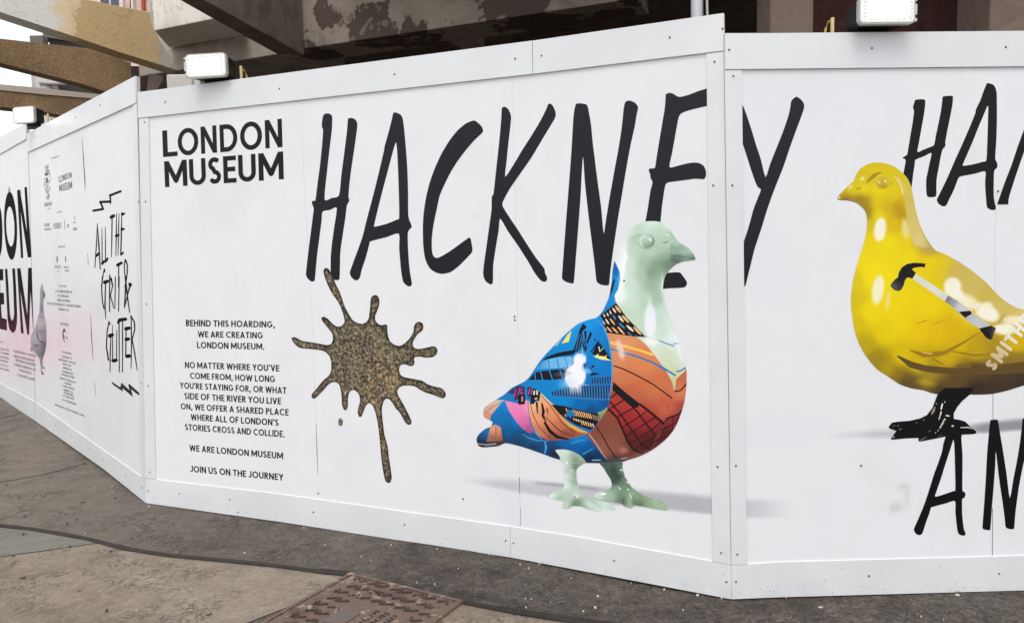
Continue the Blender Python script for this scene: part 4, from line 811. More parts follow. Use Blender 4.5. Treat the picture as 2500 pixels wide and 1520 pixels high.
# mint head, neck and pointed chest
A(L_('pigeon_print', 'P1', [(1056,735),(1040,772),(1008,800),(1000,812),(995,850),(992,868),(980,822),(955,775),(905,705),(855,640),(800,597),(708,440),(700,400),(717,372),(728,322),(725,285),(702,236),(690,200),(700,60),(800,0),(1000,0),(1200,150),(1200,300),(1000,330),(980,400),(1100,600),(1120,735)], col=MINT))
A(B_('pigeon_print', 'P4', [(780,240),(880,272),(960,302),(1052,334)], [8,13,14,14], (112, 158, 192))); A(B_('pigeon_print', 'P4', [(1042,308),(1100,306)], 13, (120, 160, 190)))
A(B_('pigeon_print', 'P4', [(910,520),(1062,616)], 18, (62, 122, 172))); A(B_('pigeon_print', 'P4', [(1068,580),(1110,570),(1165,535)], 15, (70, 130, 176)))
A(L_('pigeon_print', 'P3', [(690,120),(610,200),(575,260),(565,330),(575,420),(590,470),(560,560),(545,700),(530,800),(510,900),(472,962),(437,890),(500,780),(505,640),(450,520),(440,430),(470,290),(560,160)], col=field('P3', [(640,160,(214,226,218)),(520,280,(222,230,226)),(560,400,(232,238,236)),(480,450,(226,232,230)),(560,470,(242,246,244)),(520,600,(242,246,245)),(530,720,(244,247,246)),(470,900,(246,249,248)),(500,900,(232,242,234)),(540,330,(226,234,230))])))
A(B_('pigeon_print', 'P3', [(600,300),(650,265),(710,235)], [4,30,40], (176,200,178), True))
# nape
A(L_('pigeon_print', 'P1', [(690,240),(702,236),(725,285),(728,322),(717,372),(700,400),(703,432),(706,438),(690,454),(640,493),(590,525),(600,440),(650,300),(680,200)], col=field('P1', [(710,270,(10,100,180)),(715,340,(24,144,214)),(690,420,(18,140,210)),(650,480,(14,130,198))])))
A(L_('pigeon_print', 'P1', [(698,312),(703,330),(690,380),(664,426),(678,370)], col=(12, 40, 84)))
# black band of lit windows
A(L_('pigeon_print', 'P1', [(708,437),(760,510),(855,605),(790,600),(655,582),(640,545),(603,514),(640,492)], col=BLK))
for a, b, w, c in (((455,1000),(505,1065),28,PCH),((425,1022),(455,1068),20,CRM),((530,1105),(592,1172),28,PCH),((490,1108),(535,1165),25,CRM),((652,1228),(722,1300),28,PCH),((577,1210),(642,1267),26,CRM),((480,1225),(546,1300),22,PCH),((420,1230),(476,1286),20,PCH),((362,1225),(412,1278),18,PCH),((305,1152),(338,1192),20,PCH),((348,1140),(382,1190),18,CRM),((396,1135),(442,1196),20,PCH),((320,1220),(358,1262),14,PCH),((362,1075),(376,1105),16,CRM),((326,1088),(340,1115),14,CRM),((392,1050),(405,1085),16,CRM),((280,1102),(292,1126),13,CRM),((243,1112),(252,1132),12,CRM),((262,1150),(290,1185),13,PCH),((425,1097),(455,1142),20,(66,130,172)),((492,1182),(550,1237),22,(66,130,172)),((585,1280),(625,1315),16,(66,130,172)),((668,1312),(690,1330),10,(66,130,172))):
    A(B_('pigeon_print', 'P3', [a, lerp2(a, b, .5), b], [w*.55, w, w*.55], c, True))
# blue lower body and tail
A(L_('pigeon_print', 'P2', [(-100,600),(500,600),(640,380),(880,20),(1190,0),(1260,60),(1330,300),(1360,500),(1330,900),(1240,1040),(1180,1130),(1110,1185),(1200,1300),(1315,1435),(1315,1600),(-100,1600)], col=BLU))
A(L_('pigeon_print', 'P2', [(60,1000),(130,945),(170,878),(230,848),(322,853),(272,900),(215,970),(190,1000),(186,1040),(100,1060)], col=field('P2', [(140,1000,(214,142,110)),(180,930,(228,168,134)),(260,880,(214,186,160))])))
A(B_('pigeon_print', 'P2', [(132,978),(210,915),(312,862)], 9, (98, 142, 178)))
A(L_('pigeon_print', 'P2', [(192,1098),(240,1088),(287,1113),(297,1180),(308,1242),(150,1252),(165,1190)], col=field('P2', [(220,1120,(226,160,126)),(270,1150,(214,140,108)),(200,1230,(150,100,82)),(290,1225,(150,96,76))])))
A(B_('pigeon_print', 'P2', [(240,1100),(240,1235)], 5, (70, 36, 36)))
A(L_('pigeon_print', 'P2', [(40,1255),(150,1268),(335,1235),(300,1275),(200,1305),(100,1320),(40,1320)], col=field('P2', [(80,1290,(22,20,30)),(180,1285,(84,76,72)),(290,1255,(70,54,50))])))
A(B_('pigeon_print', 'P2', [(55,1268),(150,1282),(240,1270)], 6, (196, 196, 200)))
A(L_('pigeon_print', 'P2', [(325,855),(470,888),(545,848),(552,950),(562,1040),(600,1165),(560,1165),(500,1130),(430,1050),(370,960)], col=PNK))
A(L_('pigeon_print', 'P2', [(550,850),(570,890),(660,858),(670,778),(782,890),(852,980),(942,1070),(1060,1135),(1160,1165),(1055,1195),(930,1228),(800,1240),(735,1240),(640,1185),(590,1100),(562,1000)], col=PEA))
A(B_('pigeon_print', 'P2', [(860,1012),(950,1092),(1040,1140),(1120,1165)], [14,32,32,12], (216, 172, 84))); A(B_('pigeon_print', 'P2', [(682,795),(735,845),(795,892)], [6,18,8], (236, 228, 192)))
for pts, w in (([(570,880),(600,1000),(660,1120),(765,1212)], 6), ([(680,808),(760,900),(880,1070),(1000,1165)], 6), ([(700,1000),(790,1085),(860,1150),(990,1200)], [6,9,9,4])): A(B_('pigeon_print', 'P2', pts, w, (50, 24, 26)))
for pts, w in (([(683,885),(698,960),(690,1000),(722,1062)], [16,28,22,10]), ([(712,1070),(760,1150),(830,1205),(940,1228)], [22,32,30,10]), ([(634,880),(640,975)], [22,10]), ([(732,935),(740,985)], [14,6])): A(B_('pigeon_print', 'P2', pts, w, (22, 18, 22), True))
A(B_('pigeon_print', 'P2', [(575,1110),(640,1185),(690,1240)], [6,12,5], (96, 150, 196)))
# little houses on the tail
A(L_('pigeon_print', 'P2', [(355,782),(400,745),(452,712),(520,722),(512,892),(460,894),(470,842),(412,852),(420,800)], col=(72, 44, 92)))
A(L_('pigeon_print', 'P2', [(455,798),(522,795),(518,890),(456,895)], col=BLK)); A(L_('pigeon_print', 'P2', [(486,815),(503,813),(500,862),(484,866)], col=(214, 124, 150)))
for pts, w in (([(430,745),(418,820)], 9), ([(470,735),(455,800)], 9), ([(485,735),(480,790),(505,785)], 8)): A(B_('pigeon_print', 'P2', pts, w, (176, 88, 140)))
A(L_('pigeon_print', 'P2', [(540,732),(600,712),(650,722),(668,780),(655,858),(630,842),(605,888),(577,892),(575,800),(545,800)], col=BLK))
A(L_('pigeon_print', 'P2', [(545,735),(600,718),(590,800),(560,835),(540,800)], col=(66, 44, 96)))
for a, b, w, c in (((610,760),(606,800),15,CRM),((638,758),(636,800),14,CRM),((612,840),(640,832),14,(224,176,150)),((565,740),(552,800),8,(190,100,150)),((590,735),(580,790),7,(190,100,150))): A(B_('pigeon_print', 'P2', [a, b], w, c))
# dark wedge and window wall below the wing
A(L_('pigeon_print', 'P2', [(775,893),(900,908),(918,1028),(850,982)], col=BLK))
A(L_('pigeon_print', 'P2', [(893,905),(1130,968),(1245,985),(1212,1080),(1150,1135),(1010,1090),(913,1025)], col=BLK))
for i in range(9): A(B_('pigeon_print', 'P2', [(985+i*20, 945+i*4.5), (1003+i*20, 1004+i*3.5)], 9, PCH))
for i in range(9): A(B_('pigeon_print', 'P2', [(985+i*23, 1022+i*7), (996+i*23, 1046+i*7)], 9, CRM if i % 3 else PCH))
for i in range(6): A(B_('pigeon_print', 'P2', [(1062+i*22, 1062+i*6), (1074+i*22, 1090+i*5)], 8, PCH))
for i in range(4): A(B_('pigeon_print', 'P2', [(1170+i*18, 990+i*4), (1184+i*16, 1040+i*4)], 5, (206, 170, 120)))
for a, b in (((915,930),(925,965)), ((905,985),(912,1010))): A(B_('pigeon_print', 'P2', [a, b], 8, PCH))
A(L_('pigeon_print', 'P2', [(915,985),(935,960),(928,935),(958,950),(975,935),(982,960),(1012,985),(985,995),(990,1012),(965,1005),(962,1035),(945,1010),(922,1015)], col=(30, 118, 176)))
A(L_('pigeon_print', 'P2', [(1195,903),(1318,925),(1245,1042)], col=field('P2', [(1230,930,(176,190,140)),(1250,1010,(128,140,96))])))
# wing
WING = smooth_poly(px('P2', [(1185,70),(1240,105),(1290,170),(1330,270),(1355,400),(1365,550),(1355,720),(1330,850),(1300,930),(1230,968),(1130,962),(1000,938),(880,903),(790,888),(720,828),(670,780),(590,730),(480,700),(420,702),(550,655),(600,600),(690,460),(830,310),(950,190),(1050,110),(1120,75)]), 3)
A(dict(name='wing', polys=[WING], col=BLU))
wl_ = lambda k, *p, col: A(L_('wing', k, *p, col=col)); wb = lambda pts, w, c, caps=False: A(B_('wing', 'P2', pts, w, c, caps))
wl_('P2', [(970,183),(946,268),(940,292),(873,307),(930,222)], col=(242, 228, 118)); wb([(872,262),(818,330)], [4, 9], (232, 218, 120))
wl_('P2', [(688,472),(730,435),(830,398),(940,376),(985,370),(1010,300),(1030,230),(1045,175),(1082,112),(1116,154),(1076,186),(1078,260),(1052,372),(1010,388),(978,416),(880,427),(760,450)], col=NAV)
wl_('P2', [(1088,188),(1112,184),(1112,290),(1150,188),(1166,215),(1142,270),(1122,312),(1100,295)], col=NAV); wl_('P2', [(1085,270),(1118,350),(1100,400),(1085,380),(1070,300)], col=NAV)
wl_('P2', [(1192,253),(1202,275),(1184,292)], col=NAV); wl_('P2', [(1240,268),(1215,292),(1148,388),(1160,392)], col=NAV); wl_('P2', [(1225,280),(1180,370),(1195,372),(1238,300)], col=NAV)
for pts, w in (([(1008,378),(1045,215)], 7), ([(1032,378),(1062,255)], 7), ([(1122,215),(1108,290)], 8), ([(1075,190),(1062,250),(1100,340)], 6)): wb(pts, w, LBL)
wl_('P2', [(1163,402),(1240,303),(1292,370),(1352,468),(1300,457),(1200,427)], col=(22, 20, 28))
wl_('P2', [(1182,432),(1232,404),(1222,425),(1292,432),(1310,412),(1300,445),(1354,473),(1250,462)], col=(246, 232, 140)); wb([(1232,338),(1240,388)], [14, 8], (196, 216, 200)); wb([(1240,385),(1275,350)], 6, (196, 216, 200))
wl_('P2', [(628,555),(690,480),(760,458),(830,443),(960,433),(985,460),(950,532),(845,545),(760,548)], col=field('P2', [(660,530,(84,160,214)),(800,500,(112,184,228)),(930,470,(120,190,232))]))
for a, b in (((672,490),(664,548)), ((744,465),(756,550)), ((828,447),(846,548)), ((903,440),(934,536))): wb([a, b], 10, (34, 136, 198))
wl_('P2', [(556,658),(610,590),(664,575),(760,565),(860,553),(940,560),(900,642),(780,658),(680,656)], col=(26, 21, 30))
for a, b in (((614,588),(621,660)), ((670,573),(690,658)), ((752,563),(786,656)), ((852,552),(888,646))): wb([a, b], 10, (46, 140, 196))
wl_('P2', [(1148,562),(1165,518),(1197,520)], col=NAV); wl_('P2', [(1143,598),(1172,585),(1243,596),(1190,612),(1140,617)], col=NAV); wl_('P2', [(1075,510),(1107,498),(1107,560),(1090,550)], col=NAV)
wl_('P2', [(775,768),(870,745),(1000,712),(1160,705),(1350,722),(1345,850),(1220,848),(1100,842),(780,816)], col=(54, 122, 178)); wl_('P2', [(1155,640),(1200,630),(1355,610),(1358,700),(1165,702)], col=(48, 118, 178))
for i in range(22):
    x = 784+i*26; yt = 768-(x-784)*.26 if x < 1000 else 714; yb = 808+(x-784)*.062; wb([(x, yt), (x+5, yb)], 14, (18, 44, 84))
for i in range(8): wb([(1166+i*25, 640-i*2.5), (1172+i*25, 694)], 13, (18, 44, 84))
wb([(1215,85),(1275,150),(1322,262),(1348,400),(1358,560),(1348,720),(1325,850)], [2,5,6,6,6,5,2], (112, 188, 232))
wb([(1120,82),(1040,125),(950,200)], [1, 5, 2], (90, 178, 230))
for pts, w in (([(712,1242),(722,1310),(708,1372)], [12,20,8]), ([(488,1178),(560,1215),(640,1240),(745,1247)], [3,9,9,4]), ([(1180,1312),(1075,1372)], [5,11]), ([(960,1270),(1030,1245),(1105,1232)], [3,10,4])): A(B_('pigeon_print', 'P2', pts, w, (74, 156, 210)))
A(B_('pigeon_print', 'LG', [(-60,190),(350,330),(810,350),(1100,335),(1400,312),(1600,292),(1900,190)], [4,16,24,26,26,20,6], (58, 64, 66))); A(B_('pigeon_print', 'LG', [(905,308),(1065,302)], 14, (150, 196, 226)))
A(B_('pigeon_print', 'LG', [(1420,284),(1540,266)], 12, (190, 176, 164)))
# beak, eye
A(L_('beak', 'P3', [(1035,395),(1050,300),(1075,282),(1140,315),(1185,355),(1180,372),(1215,370),(1270,405),(1310,470),(1312,497),(1290,505),(1200,510),(1110,540),(1040,520),(1045,470)], col=field('P3', [(1075,320,(176,200,180)),(1130,340,(190,212,194)),(1170,365,(140,166,146)),(1100,370,(120,148,124)),(1060,400,(160,186,162)),(1090,420,(156,182,160)),(1180,420,(178,204,184)),(1250,410,(190,212,198)),(1290,450,(150,176,160)),(1300,495,(70,88,78)),(1200,465,(128,156,134)),(1150,485,(92,116,98)),(1080,480,(88,112,92)),(1100,520,(80,104,88)),(1250,490,(120,146,128))])))
A(L_('beak', 'P3', [(1030,325),(1055,298),(1078,284),(1140,315),(1187,355),(1172,381),(1110,372),(1050,350)], col=field('P3', [(1070,300,(196,216,200)),(1120,330,(190,212,196)),(1170,362,(168,192,174)),(1080,350,(146,172,150)),(1150,375,(120,148,126))])))
A(B_('beak', 'P3', [(1045,452),(1150,462),(1235,478),(1308,494)], [4,9,7,4], (84,106,92)))
A(dict(name='eye', polys=[ell(*px('P3', [(788, 306)])[0], 20.5, 19)], col=(148, 172, 152)))
A(dict(name='eye', polys=[ell(*px('P3', [(786, 304)])[0], 18.6, 17)], col=field('P3', [(740,250,(216,232,218)),(800,235,(206,224,208)),(870,300,(170,194,172)),(840,365,(160,186,162)),(790,385,(146,172,148)),(720,330,(204,222,206)),(850,240,(190,212,192))])))
A(B_('eye', 'P3', [(862,275),(868,310),(850,342),(815,362),(780,366)], [4,8,8,6,3], (124, 150, 126))); A(B_('eye', 'P3', [(735,300),(750,262),(790,246),(835,255)], [3,6,6,3], (160, 184, 164)))
A(dict(name='eye', polys=[ell(*px('P3', [(797, 304)])[0], 14.6, 13.6)], col=(112, 138, 116)))
A(dict(name='eye', polys=[ell(*px('P3', [(793, 301)])[0], 13.4, 12.6)], col=field('P3', [(760,290,(186,210,188)),(790,270,(200,220,202)),(820,330,(128,152,130)),(800,345,(140,164,142)),(835,300,(150,172,152)),(820,285,(226,238,228))])))
A(B_('eye', 'P3', [(822,284),(832,292)], 20, (246, 252, 248), True))
A(B_('pigeon_print', 'P3', [(960,315),(990,322),(1025,300)], [8,18,6], (122, 148, 126), True)); A(B_('pigeon_print', 'P3', [(985,222),(1020,242)], [8, 14], (238, 246, 240), True))
# legs
LEGA = smooth_poly(px('LG', [(260,130),(330,118),(440,120),(560,150),(680,210),(760,280),(805,350),(745,375),(680,420),(645,460),(633,500),(632,580),(645,680),(680,780),(730,870),(780,930),(880,970),(1000,1010),(1140,1045),(1230,1075),(1300,1130),(1325,1165),(1310,1185),(1250,1185),(1090,1165),(1075,1200),(1050,1220),(1000,1215),(900,1195),(800,1155),(710,1125),(640,1115),(560,1120),(500,1160),(410,1165),(390,1150),(380,1120),(400,1060),(395,1030),(280,1010),(200,990),(160,945),(185,905),(280,850),(380,830),(410,770),(418,650),(415,520),(400,380),(350,310),(335,240),(290,180)]), 3)
LEGB = smooth_poly(px('LG', [(1030,345),(1200,350),(1440,330),(1445,430),(1480,560),(1530,660),(1600,770),(1720,870),(1850,940),(1990,985),(2100,1010),(2180,1065),(2230,1130),(2250,1170),(2235,1195),(2150,1190),(2000,1165),(1850,1130),(1650,1100),(1630,1140),(1600,1160),(1540,1145),(1470,1110),(1440,1080),(1300,1050),(1150,1020),(1000,990),(945,965),(940,930),(980,890),(1080,845),(1200,825),(1245,790),(1262,740),(1240,650),(1170,540),(1110,440)]), 3)
FA_ = field('LG', [(300,150,(216,228,214)),(450,170,(216,228,214)),(400,260,(206,224,210)),(430,400,(224,236,226)),(560,260,(150,172,150)),(700,270,(164,188,164)),(620,330,(104,124,104)),(600,430,(88,106,88)),(760,340,(140,164,142)),(500,300,(196,216,200)),(530,420,(180,202,184)),(470,600,(222,235,224)),(560,540,(196,214,198)),(610,560,(126,148,128)),(600,680,(150,174,152)),(450,750,(224,236,226)),(540,850,(190,210,194)),(680,860,(176,200,180)),(520,1000,(180,202,182)),(450,1090,(206,222,206)),(640,1050,(100,124,100)),(600,1090,(110,134,110)),(640,920,(226,238,228)),(850,1080,(218,234,222)),(1000,1170,(206,224,208)),(900,1000,(180,202,184)),(1150,1090,(208,226,212)),(1290,1150,(196,214,200)),(280,930,(196,214,200)),(180,940,(240,246,242)),(330,1000,(160,184,164)),(780,1130,(150,174,152))])
FB_ = field('LG', [(1200,380,(68,92,80)),(1300,480,(48,62,58)),(1380,600,(46,60,56)),(1400,400,(88,114,94)),(1300,690,(54,72,62)),(1180,480,(70,94,80)),(1480,640,(112,138,118)),(1440,500,(110,136,116)),(1330,800,(140,168,142)),(1450,850,(120,148,118)),(1550,800,(110,138,114)),(1200,900,(166,192,168)),(1250,980,(160,186,164)),(1700,950,(134,160,128)),(1600,880,(150,176,148)),(1850,1000,(140,166,132)),(1950,1080,(148,174,142)),(2050,1040,(166,190,160)),(2150,1120,(158,184,152)),(1750,1080,(96,118,92)),(1560,1020,(170,194,168)),(1480,1030,(72,92,68)),(1600,1120,(182,204,182)),(1660,1080,(84,104,80)),(1020,930,(206,224,210)),(1400,1040,(110,134,110))])
A(dict(name='leg', polys=[LEGB], col=FB_, noclip=1)); A(dict(name='leg_near', polys=[LEGA], col=FA_, noclip=1))
for pts, w in (([(1075,905),(1140,898)], 40), ([(1415,480),(1440,485)], 20), ([(1495,600),(1505,608)], 16), ([(1525,690),(1545,705)], 20), ([(1540,820),(1560,826)], 20), ([(1380,785),(1415,825)], 14), ([(1570,900),(1605,970)], [10, 16])): A(dict(B_('leg', 'LG', pts, w, (238, 246, 240), True), noclip=1))
for pts, w in (([(440,340),(480,350)], 24), ([(535,480),(560,486)], 18), ([(600,900),(650,960)], [10, 22])): A(dict(B_('leg_near', 'LG', pts, w, (240, 247, 242), True), noclip=1))
for pts, w, c in (([(590,900),(625,1000),(650,1080),(700,1120)], [4,16,20,8], (128,152,130)), ([(770,935),(880,1020),(980,1075),(1070,1150)], [4,10,12,8], (158,182,160)), ([(470,1000),(440,1080),(410,1150)], [4,10,6], (170,192,172))): A(dict(B_('leg_near', 'LG', pts, w, c), noclip=1))
for pts, w, c in (([(1620,940),(1650,1010),(1655,1095)], [4,14,12], (96,120,94)), ([(1490,960),(1455,1020),(1455,1090)], [4,18,10], (78,98,74)), ([(1850,1000),(1920,1080),(1990,1130)], [4,10,6], (120,146,114)), ([(2080,1010),(2120,1045),(2180,1060)], [4,8,5], (118,142,112))): A(dict(B_('leg', 'LG', pts, w, c), noclip=1))
BLB = [(1048,458,16,14,0,(250,248,253),1,.16),(1030,530,13,19,0,(250,248,253),1,.2),(1003,622,26,31,12,(250,248,253),1,.12),(925,690,22,14,-10,(190,220,242),.55,.9),(1110,565,16,6,30,(170,210,240),.7,.7),(880,600,22,6,-8,(120,140,170),.55,.9),(1075,400,8,14,0,(170,206,236),.5,.9)]
x0, y0, s0 = K['P2']; ov1 = blob_fn('P2', BLB)
ov2 = blob_fn('P1', [(874,530,15,44,0,(240,241,246),.97,.3),(873,480,8,22,0,(236,240,242),.9,.5),(880,625,19,13,8,(242,244,240),.92,.45),(872,440,4,20,0,(226,236,230),.7,.8),(738,300,9,62,4,(247,250,249),.5,.6),(935,350,4,26,-6,(226,238,228),.8,.7),(942,420,5,34,-14,(222,234,224),.6,.8),(728,664,8,26,-14,(240,214,196),.9,.4),(1018,650,8,42,-12,(240,244,240),.7,.6),(960,62,18,10,35,(236,242,236),.7,.7),(850,1172,60,7,-14,(150,110,96),.45,.9),(745,1155,12,8,0,(196,128,104),.7,.9),(965,545,9,40,-20,(226,236,228),.5,.8)])
def ov(x, y, c): return ov2(x, y, ov1(x, y, c))
pg = flat_art(PM, .0012, ly, HM, clip=[SIL], grid=4.2, overlay=ov)
pg['leg_near'].name = 'leg'
for k_, o in pg.items():
    if k_ != 'pigeon_print': o.parent = pg['pigeon_print']; o.matrix_parent_inverse = Matrix.Identity(4)
pg['pigeon_print']['label'] = 'mural pigeon with pale green head, blue wing and orange chest'

# ------------------------------------------------------------------ yellow pigeon with a hammer (a flat print)
YS = smooth_poly(px('Y1', [(285,35),(330,38),(380,55),(420,85),(450,120),(468,165),(480,230),(495,300),(515,360),(550,430),(590,480),(650,505),(720,545),(790,595),(850,645),(890,690),(940,735),(1000,770),(1060,785),(1250,830),(1300,850),(1300,1100),(1250,1120),(1100,1155),(1040,1165),(960,1190),(880,1208),(800,1212),(730,1210),(590,1208),(530,1190),(470,1180),(410,1160),(350,1120),(290,1080),(240,1020),(205,960),(180,890),(165,800),(160,730),(170,640),(190,560),(215,480),(235,410),(243,350),(240,300),(225,270),(190,240),(150,228),(98,224),(92,212),(110,190),(150,150),(175,130),(185,100),(205,70),(240,45)]), 3)
YEL = field('Y1', eps=15., p=4.4, samples=[(290,45,(196,172,60)),(290,65,(216,192,30)),(350,90,(208,184,18)),(260,100,(206,180,24)),(400,100,(206,184,40)),(440,140,(210,188,70)),(220,130,(200,176,30)),(220,165,(226,204,28)),(300,170,(222,200,20)),(370,200,(214,188,10)),(180,175,(212,188,34)),(150,170,(206,180,36)),(120,200,(196,166,28)),(130,222,(120,92,30)),(200,225,(150,120,24)),(230,245,(160,130,24)),(240,290,(150,124,30)),(290,240,(212,186,14)),(300,300,(222,198,12)),(350,260,(200,168,6)),(400,260,(184,146,2)),(420,300,(178,140,4)),(390,340,(206,174,6)),(255,350,(206,182,50)),(260,430,(222,198,40)),(350,450,(226,204,10)),(440,420,(220,194,8)),(455,230,(206,180,66)),(480,330,(212,188,92)),(500,420,(208,184,98)),(560,470,(186,158,80)),(220,500,(226,204,40)),(180,620,(214,190,60)),(170,730,(206,182,56)),(190,850,(206,180,30)),(260,600,(230,208,24)),(260,800,(228,204,16)),(330,620,(228,206,6)),(400,750,(226,200,2)),(330,900,(220,192,4)),(420,850,(224,196,4)),(500,880,(218,184,4)),(560,750,(226,196,6)),(600,900,(212,176,6)),(680,880,(206,170,8)),(450,520,(224,200,8)),(560,540,(222,194,24)),(620,560,(216,190,60)),(700,590,(206,180,84)),(780,640,(206,182,92)),(860,700,(204,178,80)),(950,770,(206,184,96)),(1030,800,(214,192,112)),(760,780,(222,200,100)),(230,960,(186,160,24)),(290,1040,(160,134,24)),(350,1080,(172,146,16)),(420,1020,(206,176,10)),(400,1120,(140,114,28)),(500,1060,(196,166,24)),(560,1120,(160,134,30)),(650,1030,(192,160,20)),(570,1160,(120,98,36)),(480,1160,(96,76,34)),(430,1150,(92,72,32)),(600,1190,(70,54,34)),(700,1120,(92,70,36)),(800,1090,(84,62,36)),(900,1110,(74,54,38)),(1000,1110,(70,52,38)),(800,1190,(56,42,34)),(900,1170,(62,46,36)),(1020,1150,(60,46,36)),(900,1010,(168,138,30)),(800,1000,(186,152,20)),(1000,960,(202,168,22)),(1000,1030,(140,114,32)),(700,960,(202,166,10)),(1100,950,(202,170,40)),(1200,1000,(170,140,40))])
_Y0 = YEL
def YEL(x, y):          # clean lemon where the print is bright
    r_, g_, b_ = _Y0(x, y); k = sstep(150, 215, r_)*(1-sstep(40, 80, b_)); return (r_*(1+.05*k), g_*(1+.05*k), b_*(1-.9*k))
yl = [dict(name='pigeon_print', polys=[YS], col=YEL)]
A = yl.append
def YB(k, pts, w, c, caps=False, nm='pigeon_print', **kw): A(dict(B_(nm, k, pts, w, c, caps), **kw))
# sheen along the back of head and neck
A(L_('pigeon_print', 'Y3', [(978,262),(1050,300),(1130,420),(1195,470),(1225,590),(1245,700),(1330,1000),(1440,1195),(1360,1205),(1250,1180),(1165,1000),(1140,800),(1112,560),(1092,500),(1050,400)], col=field('Y3', [(1010,280,(222,200,110)),(1100,440,(214,192,84)),(1180,560,(206,184,84)),(1190,750,(210,186,96)),(1230,900,(214,190,106)),(1320,1100,(220,196,124)),(1420,1190,(204,180,110))])))
YB('Y3', [(985,265),(1040,340),(1085,440),(1088,515)], [6,16,18,14], (238, 220, 140))
YB('Y3', [(620,355),(655,315),(710,265),(760,235),(820,215)], [14,44,52,34,10], (168, 138, 24), True)
A(dict(name='eye', polys=[ell(*px('Y3', [(818, 352)])[0], 19, 15.5)], col=field('Y3', [(740,330,(212,190,50)),(820,280,(206,182,40)),(900,360,(206,180,20)),(820,410,(196,168,16)),(720,370,(220,198,50))])))
YB('Y3', [(735,345),(760,375),(800,395),(850,398),(890,375)], [4,8,10,8,4], (158, 130, 24), nm='eye')
A(dict(name='eye', polys=[ell(*px('Y3', [(822, 340)])[0], 12.5, 10)], col=field('Y3', [(770,350,(222,200,90)),(820,340,(190,164,28)),(840,380,(170,142,20)),(870,330,(216,194,80)),(800,300,(206,182,50))])))
YB('Y3', [(860,330),(868,345)], 22, (246, 236, 170), True, 'eye'); YB('Y3', [(775,345),(782,352)], 18, (236, 220, 130), True, 'eye')
YB('Y3', [(770,418),(830,430),(895,405)], [4,14,5], (164, 134, 20)); YB('Y3', [(938,340),(944,365),(932,390)], 7, (150, 126, 30))
YB('Y3', [(480,420),(515,435),(545,415)], [6,20,10], (160, 132, 24), True)
YB('Y3', [(250,578),(330,572),(420,592),(520,650),(600,740)], [6,18,34,34,14], (140, 112, 34)); YB('Y3', [(300,548),(370,530),(500,535)], [4,10,5], (166, 134, 20))
YB('Y3', [(253,545),(262,550)], 24, (236, 220, 140), True)
# folds of the wing
for pts, w, c in (([(340,1060),(480,1108),(600,1100),(700,1080),(900,970),(1060,870)], [8,30,36,24,12,4], (146,110,20)), ([(210,1115),(350,1205),(500,1245),(800,1278),(1100,1268),(1500,1230)], [8,34,34,38,40,60], (96,72,36)), ([(560,1140),(680,1205)], [10,6], (128,98,24)), ([(810,1212),(960,1222)], [10,16], (130,100,28)), ([(400,792),(510,755)], [4,9], (176,142,8)), ([(590,792),(690,752)], [8,4], (176,142,8)), ([(760,1068),(1000,1112),(1250,1092)], [6,18,8], (150,116,24)), ([(980,670),(1085,588)], [22,8], (196,158,50)), ([(1225,800),(1305,688)], [16,6], (176,142,44)), ([(1225,808),(1340,815),(1500,845)], [22,16,26], (192,156,48)), ([(1000,1170),(1300,1150),(1500,1150)], [8,20,26], (140,110,36))):
    ws_ = w if isinstance(w, (int, float)) else w
    soft = tuple(.5*q_+.5*y_ for q_, y_ in zip(c, YEL(*px('Y4', [pts[len(pts)//2]])[0]))); YB('Y4', pts, [q_*1.9 for q_ in w] if isinstance(w, list) else w, soft); YB('Y4', pts, w, tuple(.72*q_+.28*y_ for q_, y_ in zip(c, soft)))
YB('Y4', [(470,1085),(560,1095)], [10,14], (214,186,90), True)
# hammer
A(L_('hammer_print', 'Y4', [(402,283),(725,503),(692,562),(364,336)], col=field('Y4', [(450,330,(216,214,196)),(600,440,(222,222,212)),(700,530,(212,214,208))]), plain=1))
A(L_('hammer_print', 'Y4', [(725,501),(850,578),(955,660),(832,668),(755,608),(692,563)], col=field('Y4', [(715,540,(120,116,122)),(760,560,(160,158,162)),(850,630,(204,204,206)),(930,655,(200,200,202))]), plain=1))
A(L_('hammer_print', 'Y4', [(832,668),(950,657),(970,690),(905,725),(938,758),(880,715)], col=(18, 15, 20), plain=1))
A(L_('hammer_print', 'Y4', [(905,725),(970,688),(1060,745),(1162,810),(1042,836),(960,790)], col=field('Y4', [(950,730,(184,188,194)),(1020,780,(196,198,200)),(1120,810,(190,192,190))]), plain=1))
A(L_('hammer_print', 'Y4', [(1040,838),(1162,808),(1212,835),(1190,890),(1175,940),(1155,955),(1110,930),(1070,880)], col=field('Y4', [(1080,860,(16,13,18)),(1130,900,(16,13,18)),(1165,870,(18,14,18)),(1190,880,(120,112,106))]), plain=1))
A(L_('hammer_print', 'Y4', [(218,300),(226,268),(258,215),(310,183),(380,171),(440,174),(503,182),(490,199),(492,219),(440,214),(385,223),(358,236),(398,275),(362,333),(315,319),(290,345),(275,400),(250,445),(220,460),(180,450),(140,410),(150,380),(180,345),(215,318)], col=field('Y4', [(300,250,(16,13,18)),(440,190,(16,13,18)),(250,320,(20,17,20)),(230,380,(34,30,30)),(190,420,(96,92,92)),(160,400,(70,66,66)),(240,430,(50,46,46))]), plain=1))
